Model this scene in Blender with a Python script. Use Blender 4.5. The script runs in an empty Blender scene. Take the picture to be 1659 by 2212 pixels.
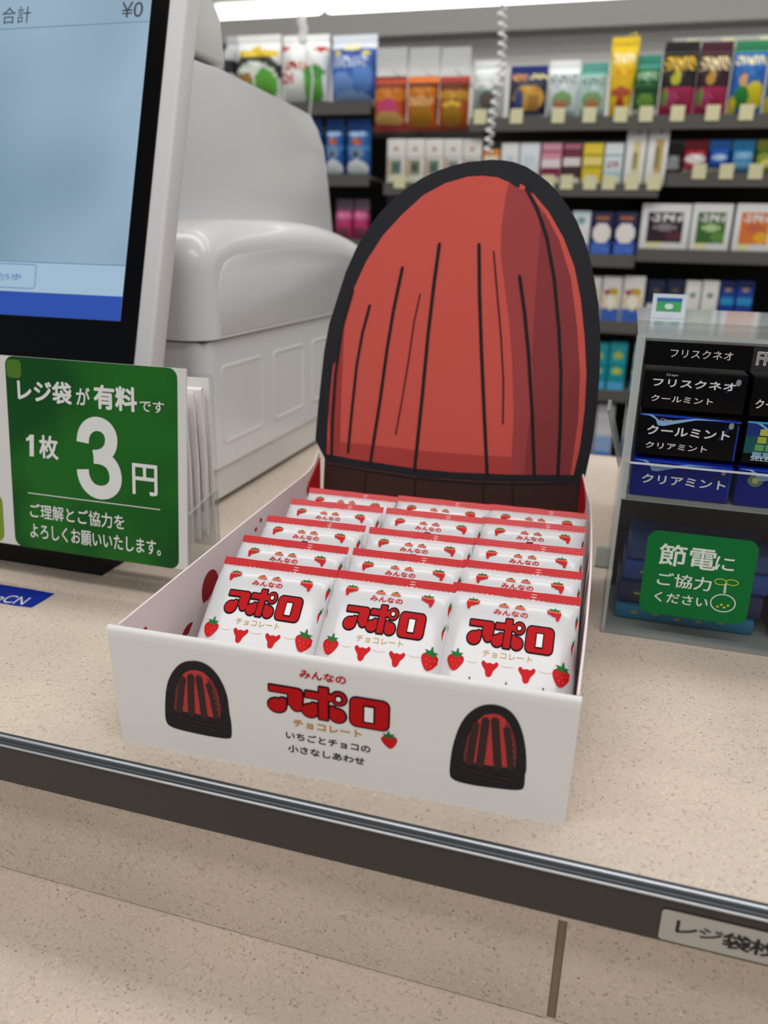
import bpy, bmesh, math, random
from mathutils import Vector, Matrix
random.seed(7)
scene = bpy.context.scene
col = scene.collection

# ------------------------------------------------------------------ camera
F, CX, CY = 1718.4366, 829.5, 1106.0
RT = Vector((0.9581553712980722, 0.285206456020211, 0.02440413688383051))
UP = Vector((-0.11387000810709269, 0.3015484032052931, 0.9466267383599664))
FW = Vector((-0.2626250287126951, 0.9097943932387852, -0.321406683696725))
EYE = Vector((0.1096, -0.2540, 0.2222))
cd = bpy.data.cameras.new('camera'); cam = bpy.data.objects.new('camera', cd); col.objects.link(cam)
cam.matrix_world = Matrix(((RT.x, UP.x, -FW.x, EYE.x), (RT.y, UP.y, -FW.y, EYE.y), (RT.z, UP.z, -FW.z, EYE.z), (0, 0, 0, 1)))
cd.sensor_fit = 'VERTICAL'; cd.sensor_height = 36; cd.sensor_width = 27
cd.lens = F / 2212 * 36; cd.clip_start = 0.02; cd.clip_end = 60
cd.dof.use_dof = True; cd.dof.focus_distance = 0.41; cd.dof.aperture_fstop = 8.0
scene.camera = cam

# ------------------------------------------------------------------ world, lights, exposure
w = bpy.data.worlds.new('ambient_fill'); scene.world = w; w.use_nodes = True  # even ambient fill added through the open sides
w.node_tree.nodes['Background'].inputs[0].default_value = (0.93, 0.95, 1.0, 1)
w.node_tree.nodes['Background'].inputs[1].default_value = 0.36
def area(name, loc, rot, sx, sy, power, c=(1, 0.985, 0.965)):
    l = bpy.data.lights.new(name, 'AREA'); l.shape = 'RECTANGLE'; l.size = sx; l.size_y = sy
    l.energy = power; l.color = c
    o = bpy.data.objects.new(name, l); o.location = loc; o.rotation_euler = rot; col.objects.link(o)
    return o
area('overhead_light', (0.3, -0.55, 1.55), (0, 0, 0), 2.6, 0.25, 16)
area('overhead_light', (0.2, -1.7, 1.55), (math.radians(-22), 0, 0), 3.0, 0.25, 24)  # unseen lamp added on the customer side to brighten upright fronts
area('overhead_light', (0.1, 0.55, 1.55), (0, 0, 0), 2.6, 0.25, 14)
area('overhead_light', (0.1, 1.15, 1.45), (math.radians(28), 0, 0), 3.2, 0.2, 15)
scene.view_settings.view_transform = 'Standard'; scene.view_settings.look = 'None'
scene.view_settings.gamma = 1; scene.view_settings.use_curve_mapping = False
scene.view_settings.exposure = 0.0

# ------------------------------------------------------------------ helpers
def lin(c): return c / 12.92 if c <= 0.04045 else ((c + 0.055) / 1.055) ** 2.4
def hexc(h): return tuple(lin(int(h[i:i + 2], 16) / 255) for i in (0, 2, 4)) + (1,)
_m = {}
def M(h, rough=0.5, metal=0.0, spec=0.28, coat=0.0, grain=0.0):
    coat = coat * 0.35
    k = (h, rough, metal, spec, coat, grain)
    if k in _m: return _m[k]
    m = bpy.data.materials.new('mat_' + h); m.use_nodes = True; nt = m.node_tree; b = nt.nodes['Principled BSDF']
    b.inputs['Base Color'].default_value = hexc(h); b.inputs['Roughness'].default_value = rough
    b.inputs['Metallic'].default_value = metal; b.inputs['Specular IOR Level'].default_value = spec
    b.inputs['Coat Weight'].default_value = coat; b.inputs['Coat Roughness'].default_value = 0.08
    if grain:
        tc = nt.nodes.new('ShaderNodeTexCoord'); n = nt.nodes.new('ShaderNodeTexNoise'); n.inputs['Scale'].default_value = 900
        bp = nt.nodes.new('ShaderNodeBump'); bp.inputs['Strength'].default_value = grain; bp.inputs['Distance'].default_value = 0.0004
        nt.links.new(tc.outputs['Object'], n.inputs['Vector']); nt.links.new(n.outputs['Fac'], bp.inputs['Height'])
        nt.links.new(bp.outputs['Normal'], b.inputs['Normal'])
    _m[k] = m
    return m
def emit(h, s):
    m = bpy.data.materials.new('emit_' + h); m.use_nodes = True; b = m.node_tree.nodes['Principled BSDF']
    b.inputs['Base Color'].default_value = (0.01, 0.01, 0.01, 1); b.inputs['Roughness'].default_value = 0.35
    b.inputs['Emission Color'].default_value = hexc(h); b.inputs['Emission Strength'].default_value = s
    return m
def clear(h='e8efee', op=0.10, rough=0.04):
    m = bpy.data.materials.new('clear_' + h); m.use_nodes = True; nt = m.node_tree; nt.nodes.clear()
    o = nt.nodes.new('ShaderNodeOutputMaterial'); t = nt.nodes.new('ShaderNodeBsdfTransparent'); t.inputs[0].default_value = (0.95, 0.965, 0.96, 1)
    g = nt.nodes.new('ShaderNodeBsdfGlossy'); g.inputs['Roughness'].default_value = rough
    d = nt.nodes.new('ShaderNodeBsdfDiffuse'); d.inputs[0].default_value = hexc(h)
    fr = nt.nodes.new('ShaderNodeFresnel'); fr.inputs[0].default_value = 1.36
    m1 = nt.nodes.new('ShaderNodeMixShader'); m2 = nt.nodes.new('ShaderNodeMixShader'); m1.inputs[0].default_value = op
    nt.links.new(t.outputs[0], m1.inputs[1]); nt.links.new(d.outputs[0], m1.inputs[2])
    ge = nt.nodes.new('ShaderNodeNewGeometry'); iv = nt.nodes.new('ShaderNodeMath'); iv.operation = 'SUBTRACT'; iv.inputs[0].default_value = 1
    mu = nt.nodes.new('ShaderNodeMath'); mu.operation = 'MULTIPLY'; nt.links.new(ge.outputs['Backfacing'], iv.inputs[1])
    nt.links.new(iv.outputs[0], mu.inputs[0]); nt.links.new(fr.outputs[0], mu.inputs[1]); nt.links.new(mu.outputs[0], m2.inputs[0]); nt.links.new(m1.outputs[0], m2.inputs[1]); nt.links.new(g.outputs[0], m2.inputs[2])
    nt.links.new(m2.outputs[0], o.inputs[0])
    return m
ACRY = clear(op=0.0, rough=0.02); ACRE = clear('c4cbc9', 0.40, 0.12); FILM = clear('f4f6f6', 0.30, 0.2)

def tag(o, label=None, cat=None, group=None, kind=None):
    if label: o['label'] = label
    if cat: o['category'] = cat
    if group: o['group'] = group
    if kind: o['kind'] = kind
    return o
def empty(name, loc=(0, 0, 0), rz=0, **k):
    o = bpy.data.objects.new(name, None); o.location = loc; o.rotation_euler = (0, 0, rz); o.empty_display_size = 0.02
    col.objects.link(o); return tag(o, **k)
def link(name, me, parent=None, **k):
    o = bpy.data.objects.new(name, me); col.objects.link(o)
    if parent: o.parent = parent
    return tag(o, **k)
def mesh(name, verts, faces, mats, parent=None, mi=None, smooth=False, **k):
    me = bpy.data.meshes.new(name); me.from_pydata([tuple(v) for v in verts], [], faces)
    if not isinstance(mats, (list, tuple)): mats = [mats]
    for m in mats: me.materials.append(m)
    if mi: me.polygons.foreach_set('material_index', mi)
    if smooth: me.shade_smooth()
    me.update()
    return link(name, me, parent, **k)
def bmobj(name, bm, mats, parent=None, smooth=False, **k):
    me = bpy.data.meshes.new(name); bmesh.ops.recalc_face_normals(bm, faces=bm.faces); bm.to_mesh(me); bm.free()
    if not isinstance(mats, (list, tuple)): mats = [mats]
    for m in mats: me.materials.append(m)
    if smooth:
        me.shade_smooth(); me.set_sharp_from_angle(angle=math.radians(40))
    return link(name, me, parent, **k)
def abox(bm, x0, x1, y0, y1, z0, z1, mi=0):
    vs = [bm.verts.new((x, y, z)) for x in (x0, x1) for y in (y0, y1) for z in (z0, z1)]
    for f in ((0, 1, 3, 2), (4, 6, 7, 5), (0, 4, 5, 1), (2, 3, 7, 6), (0, 2, 6, 4), (1, 5, 7, 3)):
        bm.faces.new([vs[i] for i in f]).material_index = mi
    return vs
def box(name, x0, x1, y0, y1, z0, z1, m, parent=None, bev=0.0, seg=2, **k):
    bm = bmesh.new(); abox(bm, x0, x1, y0, y1, z0, z1)
    if bev: bmesh.ops.bevel(bm, geom=bm.edges[:], offset=bev, segments=seg, profile=0.5, affect='EDGES')
    return bmobj(name, bm, m, parent, smooth=bev > 0, **k)
def extrude_x(name, prof, x0, x1, m, parent=None, bev=0.0, seg=3, **k):   # prof: (y,z) loop
    bm = bmesh.new()
    a = [bm.verts.new((x0, y, z)) for y, z in prof]; b = [bm.verts.new((x1, y, z)) for y, z in prof]
    n = len(prof)
    fa = bm.faces.new(a); fb = bm.faces.new(b[::-1])
    for i in range(n): bm.faces.new((a[i], b[i], b[(i + 1) % n], a[(i + 1) % n]))
    if bev:
        bmesh.ops.bevel(bm, geom=list(fb.edges), offset=bev, segments=seg, profile=0.5, affect='EDGES')
    return bmobj(name, bm, m, parent, smooth=True, **k)
def tube(name, pts, r, m, parent=None, n=6, **k):
    vs, fs = [], []
    pts = [Vector(p) for p in pts]
    for i, p in enumerate(pts):
        t = (pts[min(i + 1, len(pts) - 1)] - pts[max(i - 1, 0)]).normalized()
        a = t.cross(Vector((0.13, 0.21, 1)) if abs(t.z) < 0.9 else Vector((1, 0.1, 0))).normalized(); b = t.cross(a)
        for j in range(n):
            q = 2 * math.pi * j / n; vs.append(p + r * (math.cos(q) * a + math.sin(q) * b))
    for i in range(len(pts) - 1):
        for j in range(n): fs.append((i * n + j, i * n + (j + 1) % n, (i + 1) * n + (j + 1) % n, (i + 1) * n + j))
    fs.append(tuple(range(n))[::-1]); fs.append(tuple((len(pts) - 1) * n + j for j in range(n)))
    return mesh(name, vs, fs, m, parent, smooth=True, **k)
# photograph measurements -> real positions on a known plane
def ray(px, py): return (RT * ((px - CX) / F) - UP * ((py - CY) / F) + FW)
def onp(px, py, o, n):
    d = ray(px, py); return EYE + d * ((Vector(o) - EYE).dot(n) / d.dot(n))
def atY(px, py, y): return onp(px, py, (0, y, 0), Vector((0, 1, 0)))
def atZ(px, py, z=0.0): return onp(px, py, (0, 0, z), Vector((0, 0, 1)))
def atX(px, py, x): return onp(px, py, (x, 0, 0), Vector((1, 0, 0)))
def smoothloop(pts, n=3):   # Chaikin
    for _ in range(n):
        q = []
        for i in range(len(pts)):
            a, b = pts[i], pts[(i + 1) % len(pts)]
            q += [(a[0] * .75 + b[0] * .25, a[1] * .75 + b[1] * .25), (a[0] * .25 + b[0] * .75, a[1] * .25 + b[1] * .75)]
        pts = q
    return pts
# ---- text as geometry (Blender's built-in font, normalised to its bounding box)
_t = {}
def glyphs(s, bold=0.0, shear=0.0):
    k = (s, bold, shear)
    if k in _t: return _t[k]
    c = bpy.data.curves.new('t', 'FONT'); c.body = s; c.size = 1; c.offset = bold; c.shear = shear; c.resolution_u = 5; c.fill_mode = 'FRONT'
    o = bpy.data.objects.new('t', c); col.objects.link(o)
    dg = bpy.context.evaluated_depsgraph_get(); dg.update(); me = o.evaluated_get(dg).to_mesh()
    vs = [(v.co.x, v.co.y) for v in me.vertices]; fs = [tuple(p.vertices) for p in me.polygons]
    o.evaluated_get(dg).to_mesh_clear(); bpy.data.objects.remove(o); bpy.data.curves.remove(c)
    x0 = min(v[0] for v in vs); x1 = max(v[0] for v in vs); y0 = min(v[1] for v in vs); y1 = max(v[1] for v in vs)
    vs = [((a - x0) / (x1 - x0), (b - y0) / (y1 - y0)) for a, b in vs]
    _t[k] = (vs, fs); return _t[k]
class Print:
    """flat ink: polygons on a surface given by surf(u, v, lift)"""
    def __init__(s, surf, curved=False): s.cu = curved; s.f = surf; s.v = []; s.fc = []; s.mi = []; s.mats = []
    def _mat(s, m):
        if m not in s.mats: s.mats.append(m)
        return s.mats.index(m)
    def raw(s, pts, faces, m, lift):
        s.k = getattr(s, 'k', 0) + 1; lift = lift + 0.02 * (s.k % 24)   # never two coplanar sheets of ink
        b = len(s.v); s.v += [s.f(u, v, lift) for u, v in pts]; k = s._mat(m)
        for f in faces: s.fc.append(tuple(b + i for i in f)); s.mi.append(k)
    def poly(s, pts, m, lift=1):
        if not s.cu: s.raw(pts, [tuple(range(len(pts)))], m, lift); return
        n = len(pts)                       # dense fan so that the ink follows the swell of the film
        q = []
        for i in range(n):
            a, b = pts[i], pts[(i + 1) % n]; k = max(1, min(8, int(math.hypot(b[0] - a[0], b[1] - a[1]) / 0.0012)))
            q += [(a[0] + (b[0] - a[0]) * j / k, a[1] + (b[1] - a[1]) * j / k) for j in range(k)]
        n = len(q); cu_ = sum(p[0] for p in q) / n; cv_ = sum(p[1] for p in q) / n
        V = q + [(cu_ + (p[0] - cu_) * g, cv_ + (p[1] - cv_) * g) for g in (.82, .62, .42, .2) for p in q] + [(cu_, cv_)]
        F = []
        for r in range(4):
            for i in range(n): j = (i + 1) % n; F.append((r * n + i, r * n + j, (r + 1) * n + j, (r + 1) * n + i))
        for i in range(n): F.append((4 * n + i, 4 * n + (i + 1) % n, 5 * n))
        s.raw(V, F, m, lift)
    def ell(s, u, v, ru, rv, m, lift=1, n=24): s.poly([(u + ru * math.cos(2 * math.pi * i / n), v + rv * math.sin(2 * math.pi * i / n)) for i in range(n)], m, lift)
    def rect(s, u0, v0, u1, v1, m, lift=1, r=0.0):
        if not r: s.poly([(u0, v0), (u1, v0), (u1, v1), (u0, v1)], m, lift); return
        p = []
        for cx, cy, a in ((u1 - r, v1 - r, 0), (u0 + r, v1 - r, 90), (u0 + r, v0 + r, 180), (u1 - r, v0 + r, 270)):
            for i in range(7):
                q = math.radians(a + 15 * i); p.append((cx + r * math.cos(q), cy + r * math.sin(q)))
        s.poly(p, m, lift)
    def line(s, pts, wd, m, lift=1, cap=True):
        n = len(pts)
        L, R = [], []
        for i, p in enumerate(pts):
            a = pts[max(i - 1, 0)]; b = pts[min(i + 1, n - 1)]
            dx, dy = b[0] - a[0], b[1] - a[1]; d = math.hypot(dx, dy) or 1; nx, ny = -dy / d * wd / 2, dx / d * wd / 2
            L.append((p[0] + nx, p[1] + ny)); R.append((p[0] - nx, p[1] - ny))
        s.raw(L + R, [(i, n + i, n + i + 1, i + 1) for i in range(n - 1)], m, lift)
        if cap: s.ell(*pts[0], wd / 2, wd / 2, m, lift, 10); s.ell(*pts[-1], wd / 2, wd / 2, m, lift, 10)
    def ring(s, u, v, ru, rv, wd, m, lift=1, n=28): s.line([(u + ru * math.cos(2 * math.pi * i / n), v + rv * math.sin(2 * math.pi * i / n)) for i in range(n + 1)], wd, m, lift, False)
    def text(s, t, u0, v0, u1, v1, m, lift=1, bold=0.02, shear=0.0):
        vs, fs = glyphs(t, 0.0, shear); h = abs(v1 - v0) * bold * 0.9
        pr = [(0, 0)] if bold < 0.005 else [(h * math.cos(q), h * math.sin(q)) for q in (.4, 1.45, 2.5, 3.54, 4.59, 5.64)]
        for k, (dx, dy) in enumerate(pr):
            s.raw([(u0 + h + a * (u1 - u0 - 2 * h) + dx, v0 + h + b * (v1 - v0 - 2 * h) + dy) for a, b in vs], fs, m, lift + 0.03 * k)
    def build(s, name, parent=None, **k): return mesh(name, s.v, s.fc, s.mats, parent, s.mi, **k)
def plane_surf(o, ex, ey, n, step=0.00015):
    o, ex, ey, n = map(Vector, (o, ex, ey, n)); return lambda u, v, l: o + ex * u + ey * v + n * (l * step)
def to_uv(px, py, o, ex, ey, n):
    p = onp(px, py, o, Vector(n)) - Vector(o); return p.dot(ex), p.dot(ey)

# ------------------------------------------------------------------ special materials
def counter_mat(name, base, dark):
    m = bpy.data.materials.new(name); m.use_nodes = True; nt = m.node_tree; N = nt.nodes; L = nt.links; b = N['Principled BSDF']
    tc = N.new('ShaderNodeTexCoord')
    def noise(sc, det=2.0, dist=0.0):
        n = N.new('ShaderNodeTexNoise'); n.inputs['Scale'].default_value = sc; n.inputs['Detail'].default_value = det
        n.inputs['Distortion'].default_value = dist; L.new(tc.outputs['Object'], n.inputs['Vector']); return n.outputs['Fac']
    def math_(op, a, v=None, v2=None):
        x = N.new('ShaderNodeMath'); x.operation = op; L.new(a, x.inputs[0])
        if v is not None:
            if isinstance(v, (int, float)): x.inputs[1].default_value = v
            else: L.new(v, x.inputs[1])
        return x.outputs[0]
    def ramp(a, p0, c0, p1, c1):
        r = N.new('ShaderNodeValToRGB'); r.color_ramp.elements[0].position = p0; r.color_ramp.elements[0].color = c0
        r.color_ramp.elements[1].position = p1; r.color_ramp.elements[1].color = c1; L.new(a, r.inputs[0]); return r.outputs[0]
    # little curls: contour lines of a noise field
    worm = ramp(math_('ABSOLUTE', math_('SUBTRACT', noise(300, 0.0, 0.8), 0.5)), 0.0, (1, 1, 1, 1), 0.05, (0, 0, 0, 1))
    keep = ramp(noise(430, 1.0), 0.46, (0, 0, 0, 1), 0.56, (1, 1, 1, 1))
    cur = math_('MULTIPLY', worm, keep)
    vor = N.new('ShaderNodeTexVoronoi'); vor.inputs['Scale'].default_value = 330; L.new(tc.outputs['Object'], vor.inputs['Vector'])
    spot = ramp(vor.outputs['Distance'], 0.10, (1, 1, 1, 1), 0.26, (0, 0, 0, 1))
    pick = ramp(noise(170, 1.0), 0.52, (0, 0, 0, 1), 0.6, (1, 1, 1, 1)); spot = math_('MULTIPLY', spot, pick)
    cloud = ramp(noise(14, 3.0), 0.35, tuple(c * 0.95 for c in base[:3]) + (1,), 0.65, tuple(min(1, c * 1.04) for c in base[:3]) + (1,))
    def mix(f, a, c, k):
        x = N.new('ShaderNodeMix'); x.data_type = 'RGBA'; L.new(math_('MULTIPLY', f, k), x.inputs[0]); L.new(a, x.inputs[6]); x.inputs[7].default_value = c; return x.outputs[2]
    w2 = math_('MULTIPLY', ramp(math_('ABSOLUTE', math_('SUBTRACT', noise(240, 0.0, 1.2), 0.47)), 0.0, (1, 1, 1, 1), 0.05, (0, 0, 0, 1)), ramp(noise(350, 1.0), 0.44, (1, 1, 1, 1), 0.52, (0, 0, 0, 1)))
    cloud = mix(w2, cloud, tuple(min(1, v * 1.28) for v in base[:3]) + (1,), 0.6)
    c = mix(cur, cloud, dark, 0.5); c = mix(spot, c, tuple(v * 0.55 for v in dark[:3]) + (1,), 0.65)
    L.new(c, b.inputs['Base Color']); b.inputs['Roughness'].default_value = 0.62; b.inputs['Specular IOR Level'].default_value = 0.25
    bp = N.new('ShaderNodeBump'); bp.inputs['Strength'].default_value = 0.35; bp.inputs['Distance'].default_value = 0.0004
    L.new(math_('MULTIPLY', cur, -1.0), bp.inputs['Height']); L.new(bp.outputs['Normal'], b.inputs['Normal'])
    return m
LAMIN = counter_mat('speckled_laminate', hexc('cbbdae'), hexc('8f7c6a'))
WHITE_PLASTIC = M('dcdcde', 0.27, spec=0.5, coat=0.6)
PAPER = M('e9e7e5', 0.5, coat=0.25)
def screen_mat():
    m = bpy.data.materials.new('lcd_screen'); m.use_nodes = True; nt = m.node_tree; b = nt.nodes['Principled BSDF']
    tc = nt.nodes.new('ShaderNodeTexCoord'); n = nt.nodes.new('ShaderNodeTexNoise'); n.inputs['Scale'].default_value = 7; n.inputs['Detail'].default_value = 1
    r = nt.nodes.new('ShaderNodeValToRGB'); r.color_ramp.elements[0].position = 0.35; r.color_ramp.elements[0].color = hexc('7f9db4')
    r.color_ramp.elements[1].position = 0.65; r.color_ramp.elements[1].color = hexc('9dbad0')
    nt.links.new(tc.outputs['Object'], n.inputs['Vector']); nt.links.new(n.outputs['Fac'], r.inputs[0]); nt.links.new(r.outputs[0], b.inputs['Emission Color'])
    b.inputs['Emission Strength'].default_value = 0.82; b.inputs['Base Color'].default_value = (0.02, 0.02, 0.02, 1); b.inputs['Roughness'].default_value = 0.3
    return m
# ================================================================== SETTING
FLOOR = -0.95
box('floor', -4, 4, -2.5, 2.3, FLOOR - 0.05, FLOOR, M('b9b4ac', 0.3), kind='structure')
box('wall_back', -4, 4, 2.2, 2.3, FLOOR, 1.7, M('d9d8d5', 0.7), kind='structure')
box('ceiling', -4, 4, -2.5, 2.3, 1.7, 1.75, M('e6e6e4', 0.8), kind='structure')
# dropped bulkhead above the rear shelving
zt = atY(600, 88, 1.95).z
box('trim_1', -2.4, 2.4, 1.95, 2.015, zt, 1.70, M('8f8e89', 0.6), kind='structure')
# upper panel of the rear wall, behind the goods
box('trim_2', -2.4, 2.4, 2.02, 2.06, -0.2, 1.55, M('dcdad6', 0.7), kind='structure')

# ================================================================== COUNTER
ctr = empty('checkout_counter', (0, 0.32, FLOOR), label='beige speckled laminate checkout counter with dark edge band and lower bag shelf', cat='counter')
def cpart(o):
    o.parent = ctr; o.location = (0, -0.32, -FLOOR); return o
cpart(box('worktop', -2.2, 2.2, 0.0035, 0.652, -0.030, 0.0, LAMIN))
H1 = -0.0247
cpart(box('edge_band', -2.2, 2.2, 0.0, 0.0034, H1, -0.0045, M('3b3735', 0.32, coat=0.2)))
cpart(box('edge_strip', -2.2, 2.2, -0.0003, 0.0034, -0.0044, 0.0001, M('50565e', 0.35, metal=0.7)))
def ridge(y, z, r, m):
    cpart(extrude_x('strip_ridge', [(y + r * math.cos(math.pi * i / 5), z + r * math.sin(math.pi * i / 5)) for i in range(10)], -2.2, 2.2, m))
ridge(0.0009, 0.0000, 0.00075, M('c9cdd2', 0.25, metal=0.6)); ridge(-0.0004, -0.0019, 0.00035, M('6d737b', 0.3, metal=0.8)); ridge(-0.0004, -0.0040, 0.0006, M('d0d3d6', 0.25, metal=0.6))
sx = 0.1133
cpart(box('front_panel', -2.2, sx - 0.0019, 0.010, 0.028, -0.0901, -0.022, LAMIN))
cpart(box('front_panel', sx + 0.0019, 2.2, 0.010, 0.028, -0.0901, -0.022, LAMIN))
cpart(box('joint_strip', sx - 0.0019, sx + 0.0019, 0.0112, 0.026, -0.0901, -0.022, M('857766', 0.6)))
cpart(box('lower_shelf', -2.2, 2.2, -0.42, 0.030, -0.118, -0.0906, LAMIN, bev=0.001))
cpart(box('cabinet_body', -2.2, 2.2, -0.06, 0.640, FLOOR, -0.12, M('a79683', 0.6)))
# ink sticker on the edge band
o0 = (0, -0.0006, 0); ex, ez, n0 = Vector((1, 0, 0)), Vector((0, 0, 1)), Vector((0, -1, 0))
lab = Print(plane_surf(o0, ex, ez, n0))
a = atY(1431, 1964, 0); b_ = atY(1427, 2024, 0)
r0, r1 = a.x, b_.z - 0.0003
lab.rect(r0, r1, r0 + 0.105, r1 + 0.0142, M('aeaaa0', 0.5), 0, r=0.0015)
for s, (xa, ya), (xb, yb) in (('レ', (1462, 1984), (1504, 2021)), ('ジ', (1511, 1999), (1559, 2033)), ('袋', (1563, 2008), (1618, 2056)), ('枚', (1622, 2022), (1684, 2072))):
    A = atY(xa, ya, 0); B = atY(xb, yb, 0); lab.text(s, A.x, B.z, B.x, A.z, M('1c1d20', 0.5), 1, bold=0.03)
st = lab.build('edge_sticker'); cpart(st); st['label'] = 'off-white sticker with black lettering'
# blue tape on the worktop
tp = [(-40, 1258), (0, 1263), (60, 1272.5), (118, 1283), (96, 1297), (68, 1313), (30, 1308.5), (0, 1303), (-40, 1297)]
pts = [atZ(*q) for q in tp]
sf = plane_surf((0, 0, 0.0001), (1, 0, 0), (0, 1, 0), (0, 0, 1), 0.0002)
tape = Print(sf); tape.poly([(p.x, p.y) for p in pts], M('0a2a9c', 0.35, coat=0.3), 1)
e1 = (atZ(58, 1290) - atZ(-50, 1276)); cpt = atZ(-14, 1300)
tx, fs = glyphs('eCN', 0.01, 0.3)
ux = (atZ(57, 1285) - atZ(-10, 1276)); uy = (atZ(8, 1273) - atZ(-6, 1289))
tape.raw([((cpt + ux * a + uy * b).x, (cpt + ux * a + uy * b).y) for a, b in tx], fs, M('c9cdd6', 0.5), 2)
tape.build('blue_tape', label='blue tape strip with white letters stuck on worktop before the register', cat='tape')

# ================================================================== REGISTER (white kiosk body)
reg = empty('cash_register', (-0.4, 0.5, 0), label='large white plastic cash register body with rounded hood behind the screen', cat='cash register')
def rpart(o, p=reg):
    o.parent = p; o.location = (0.4, -0.5, 0) if p is reg else (0, 0, 0); return o
# lower cabinet
bm = bmesh.new(); abox(bm, -0.62, -0.21, 0.323, 0.715, 0.034, 0.1415)
ve = [e for e in bm.edges if abs(e.verts[0].co.x + 0.21) < 1e-6 and abs(e.verts[1].co.x + 0.21) < 1e-6 and abs(e.verts[0].co.z - e.verts[1].co.z) > 0.05]
bmesh.ops.bevel(bm, geom=ve, offset=0.016, segments=8, profile=0.5, affect='EDGES')
rpart(bmobj('lower_cabinet', bm, WHITE_PLASTIC, None, smooth=True))
bm = bmesh.new(); abox(bm, -0.62, -0.2125, 0.326, 0.712, 0.006, 0.0335)
ve = [e for e in bm.edges if abs(e.verts[0].co.x + 0.2125) < 1e-6 and abs(e.verts[1].co.x + 0.2125) < 1e-6 and abs(e.verts[0].co.z - e.verts[1].co.z) > 0.02]
bmesh.ops.bevel(bm, geom=ve, offset=0.016, segments=8, profile=0.5, affect='EDGES')
rpart(bmobj('plinth', bm, M('d3d2d0', 0.4), None, smooth=True))
rpart(box('foot', -0.30, -0.24, 0.37, 0.42, 0.0002, 0.006, M('1b1b1c', 0.6)))
rpart(box('foot', -0.30, -0.24, 0.63, 0.68, 0.0002, 0.006, M('1b1b1c', 0.6)))
# recessed rectangles in the side: raised rims with a dished panel
for k, (y0, y1) in enumerate(((0.350, 0.430), (0.456, 0.531), (0.557, 0.632))):
    z0, z1 = 0.054, 0.119
    def rr(y0, y1, z0, z1, r, x):
        p = []
        for cy, cz, a in ((y1 - r, z1 - r, 0), (y0 + r, z1 - r, 90), (y0 + r, z0 + r, 180), (y1 - r, z0 + r, 270)):
            for i in range(5):
                q = math.radians(a + 22.5 * i); p.append((x, cy + r * math.cos(q), cz + r * math.sin(q)))
        return p
    rings = [rr(y0 - .002, y1 + .002, z0 - .002, z1 + .002, .007, -0.2099), rr(y0 - .0005, y1 + .0005, z0 - .0005, z1 + .0005, .006, -0.2091), rr(y0 + .001, y1 - .001, z0 + .001, z1 - .001, .005, -0.2091), rr(y0 + .0025, y1 - .0025, z0 + .0025, z1 - .0025, .004, -0.2098)]
    vs = sum(rings, []); n = 20; fs = []
    for i in range(3):
        for j in range(n): fs.append((i * n + j, i * n + (j + 1) % n, (i + 1) * n + (j + 1) % n, (i + 1) * n + j))
    fs.append(tuple(3 * n + j for j in range(n)))
    rpart(mesh('side_recess', vs, fs, WHITE_PLASTIC))
# hood: cross-section swept, rounded shoulder at right and front
hp_ = [(0.318, 0.1435 + (0.196 - 0.1435) * i / 6) for i in range(6)]
rc_ = 0.034
for i in range(11):
    q = math.pi - math.radians(78) * i / 10; hp_.append((0.318 + rc_ + rc_ * math.cos(q), 0.196 + rc_ * math.sin(q)))
y0_, z0_ = hp_[-1]
for i in range(1, 19):
    y = y0_ + (0.735 - y0_) * i / 18; f = (y - 0.52) / 0.2; hp_.append((y, 0.2392 - 0.0165 * abs(f) ** 2.2 * (1 if y > .52 else .55)))
hp_ = hp_[:17] + [p for p in hp_[17:] if p[1] > 0]
def hood():
    n = len(hp_); nrm = []
    for i in range(n):
        a, b = hp_[max(i - 1, 0)], hp_[min(i + 1, n - 1)]; dy, dz = b[0] - a[0], b[1] - a[1]; d = math.hypot(dy, dz); nrm.append((-dz / d, dy / d))
    r = 0.024; vs = []; cols_ = [(-0.62, 0.0)] + [(-0.206 - r + r * math.sin(math.radians(a)), r * (1 - math.cos(math.radians(a)))) for a in range(0, 91, 9)]
    for x, ins in cols_:
        for (y, z), (ny, nz) in zip(hp_, nrm): vs.append((x, y - ny * ins, max(0.1435, z - nz * ins)))
    fs = []
    for c in range(len(cols_) - 1):
        for i in range(n - 1): a = c * n + i; fs.append((a, a + 1, a + n + 1, a + n))
    L_ = (len(cols_) - 1) * n
    k = len(vs); vs += [(-0.206, 0.735, 0.1435), (-0.62, 0.735, 0.1435)]
    fs.append(tuple(L_ + i for i in range(n)) + (k,)); fs.append((k, k + 1) + tuple(c * n + n - 1 for c in range(len(cols_))))
    fs.append(tuple([c * n for c in range(len(cols_))][::-1]) + (k + 1, k))
    o = mesh('hood', vs, fs, WHITE_PLASTIC, smooth=True); o.data.set_sharp_from_angle(angle=math.radians(35)); return o
rpart(hood())
sp = [(0.343, 0.146), (0.342, 0.168), (0.3435, 0.184), (0.348, 0.195), (0.357, 0.2035), (0.370, 0.2075), (0.40, 0.2098), (0.46, 0.2125), (0.53, 0.2145), (0.60, 0.2125), (0.66, 0.208), (0.705, 0.2), (0.712, 0.146)]
rpart(extrude_x('hood_panel', sp, -0.2095, -0.2054, WHITE_PLASTIC, bev=0.0008, seg=2))
rpart(box('hood_seam', -0.60, -0.2115, 0.326, 0.712, 0.1410, 0.1440, M('55524f', 0.7)))
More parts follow.
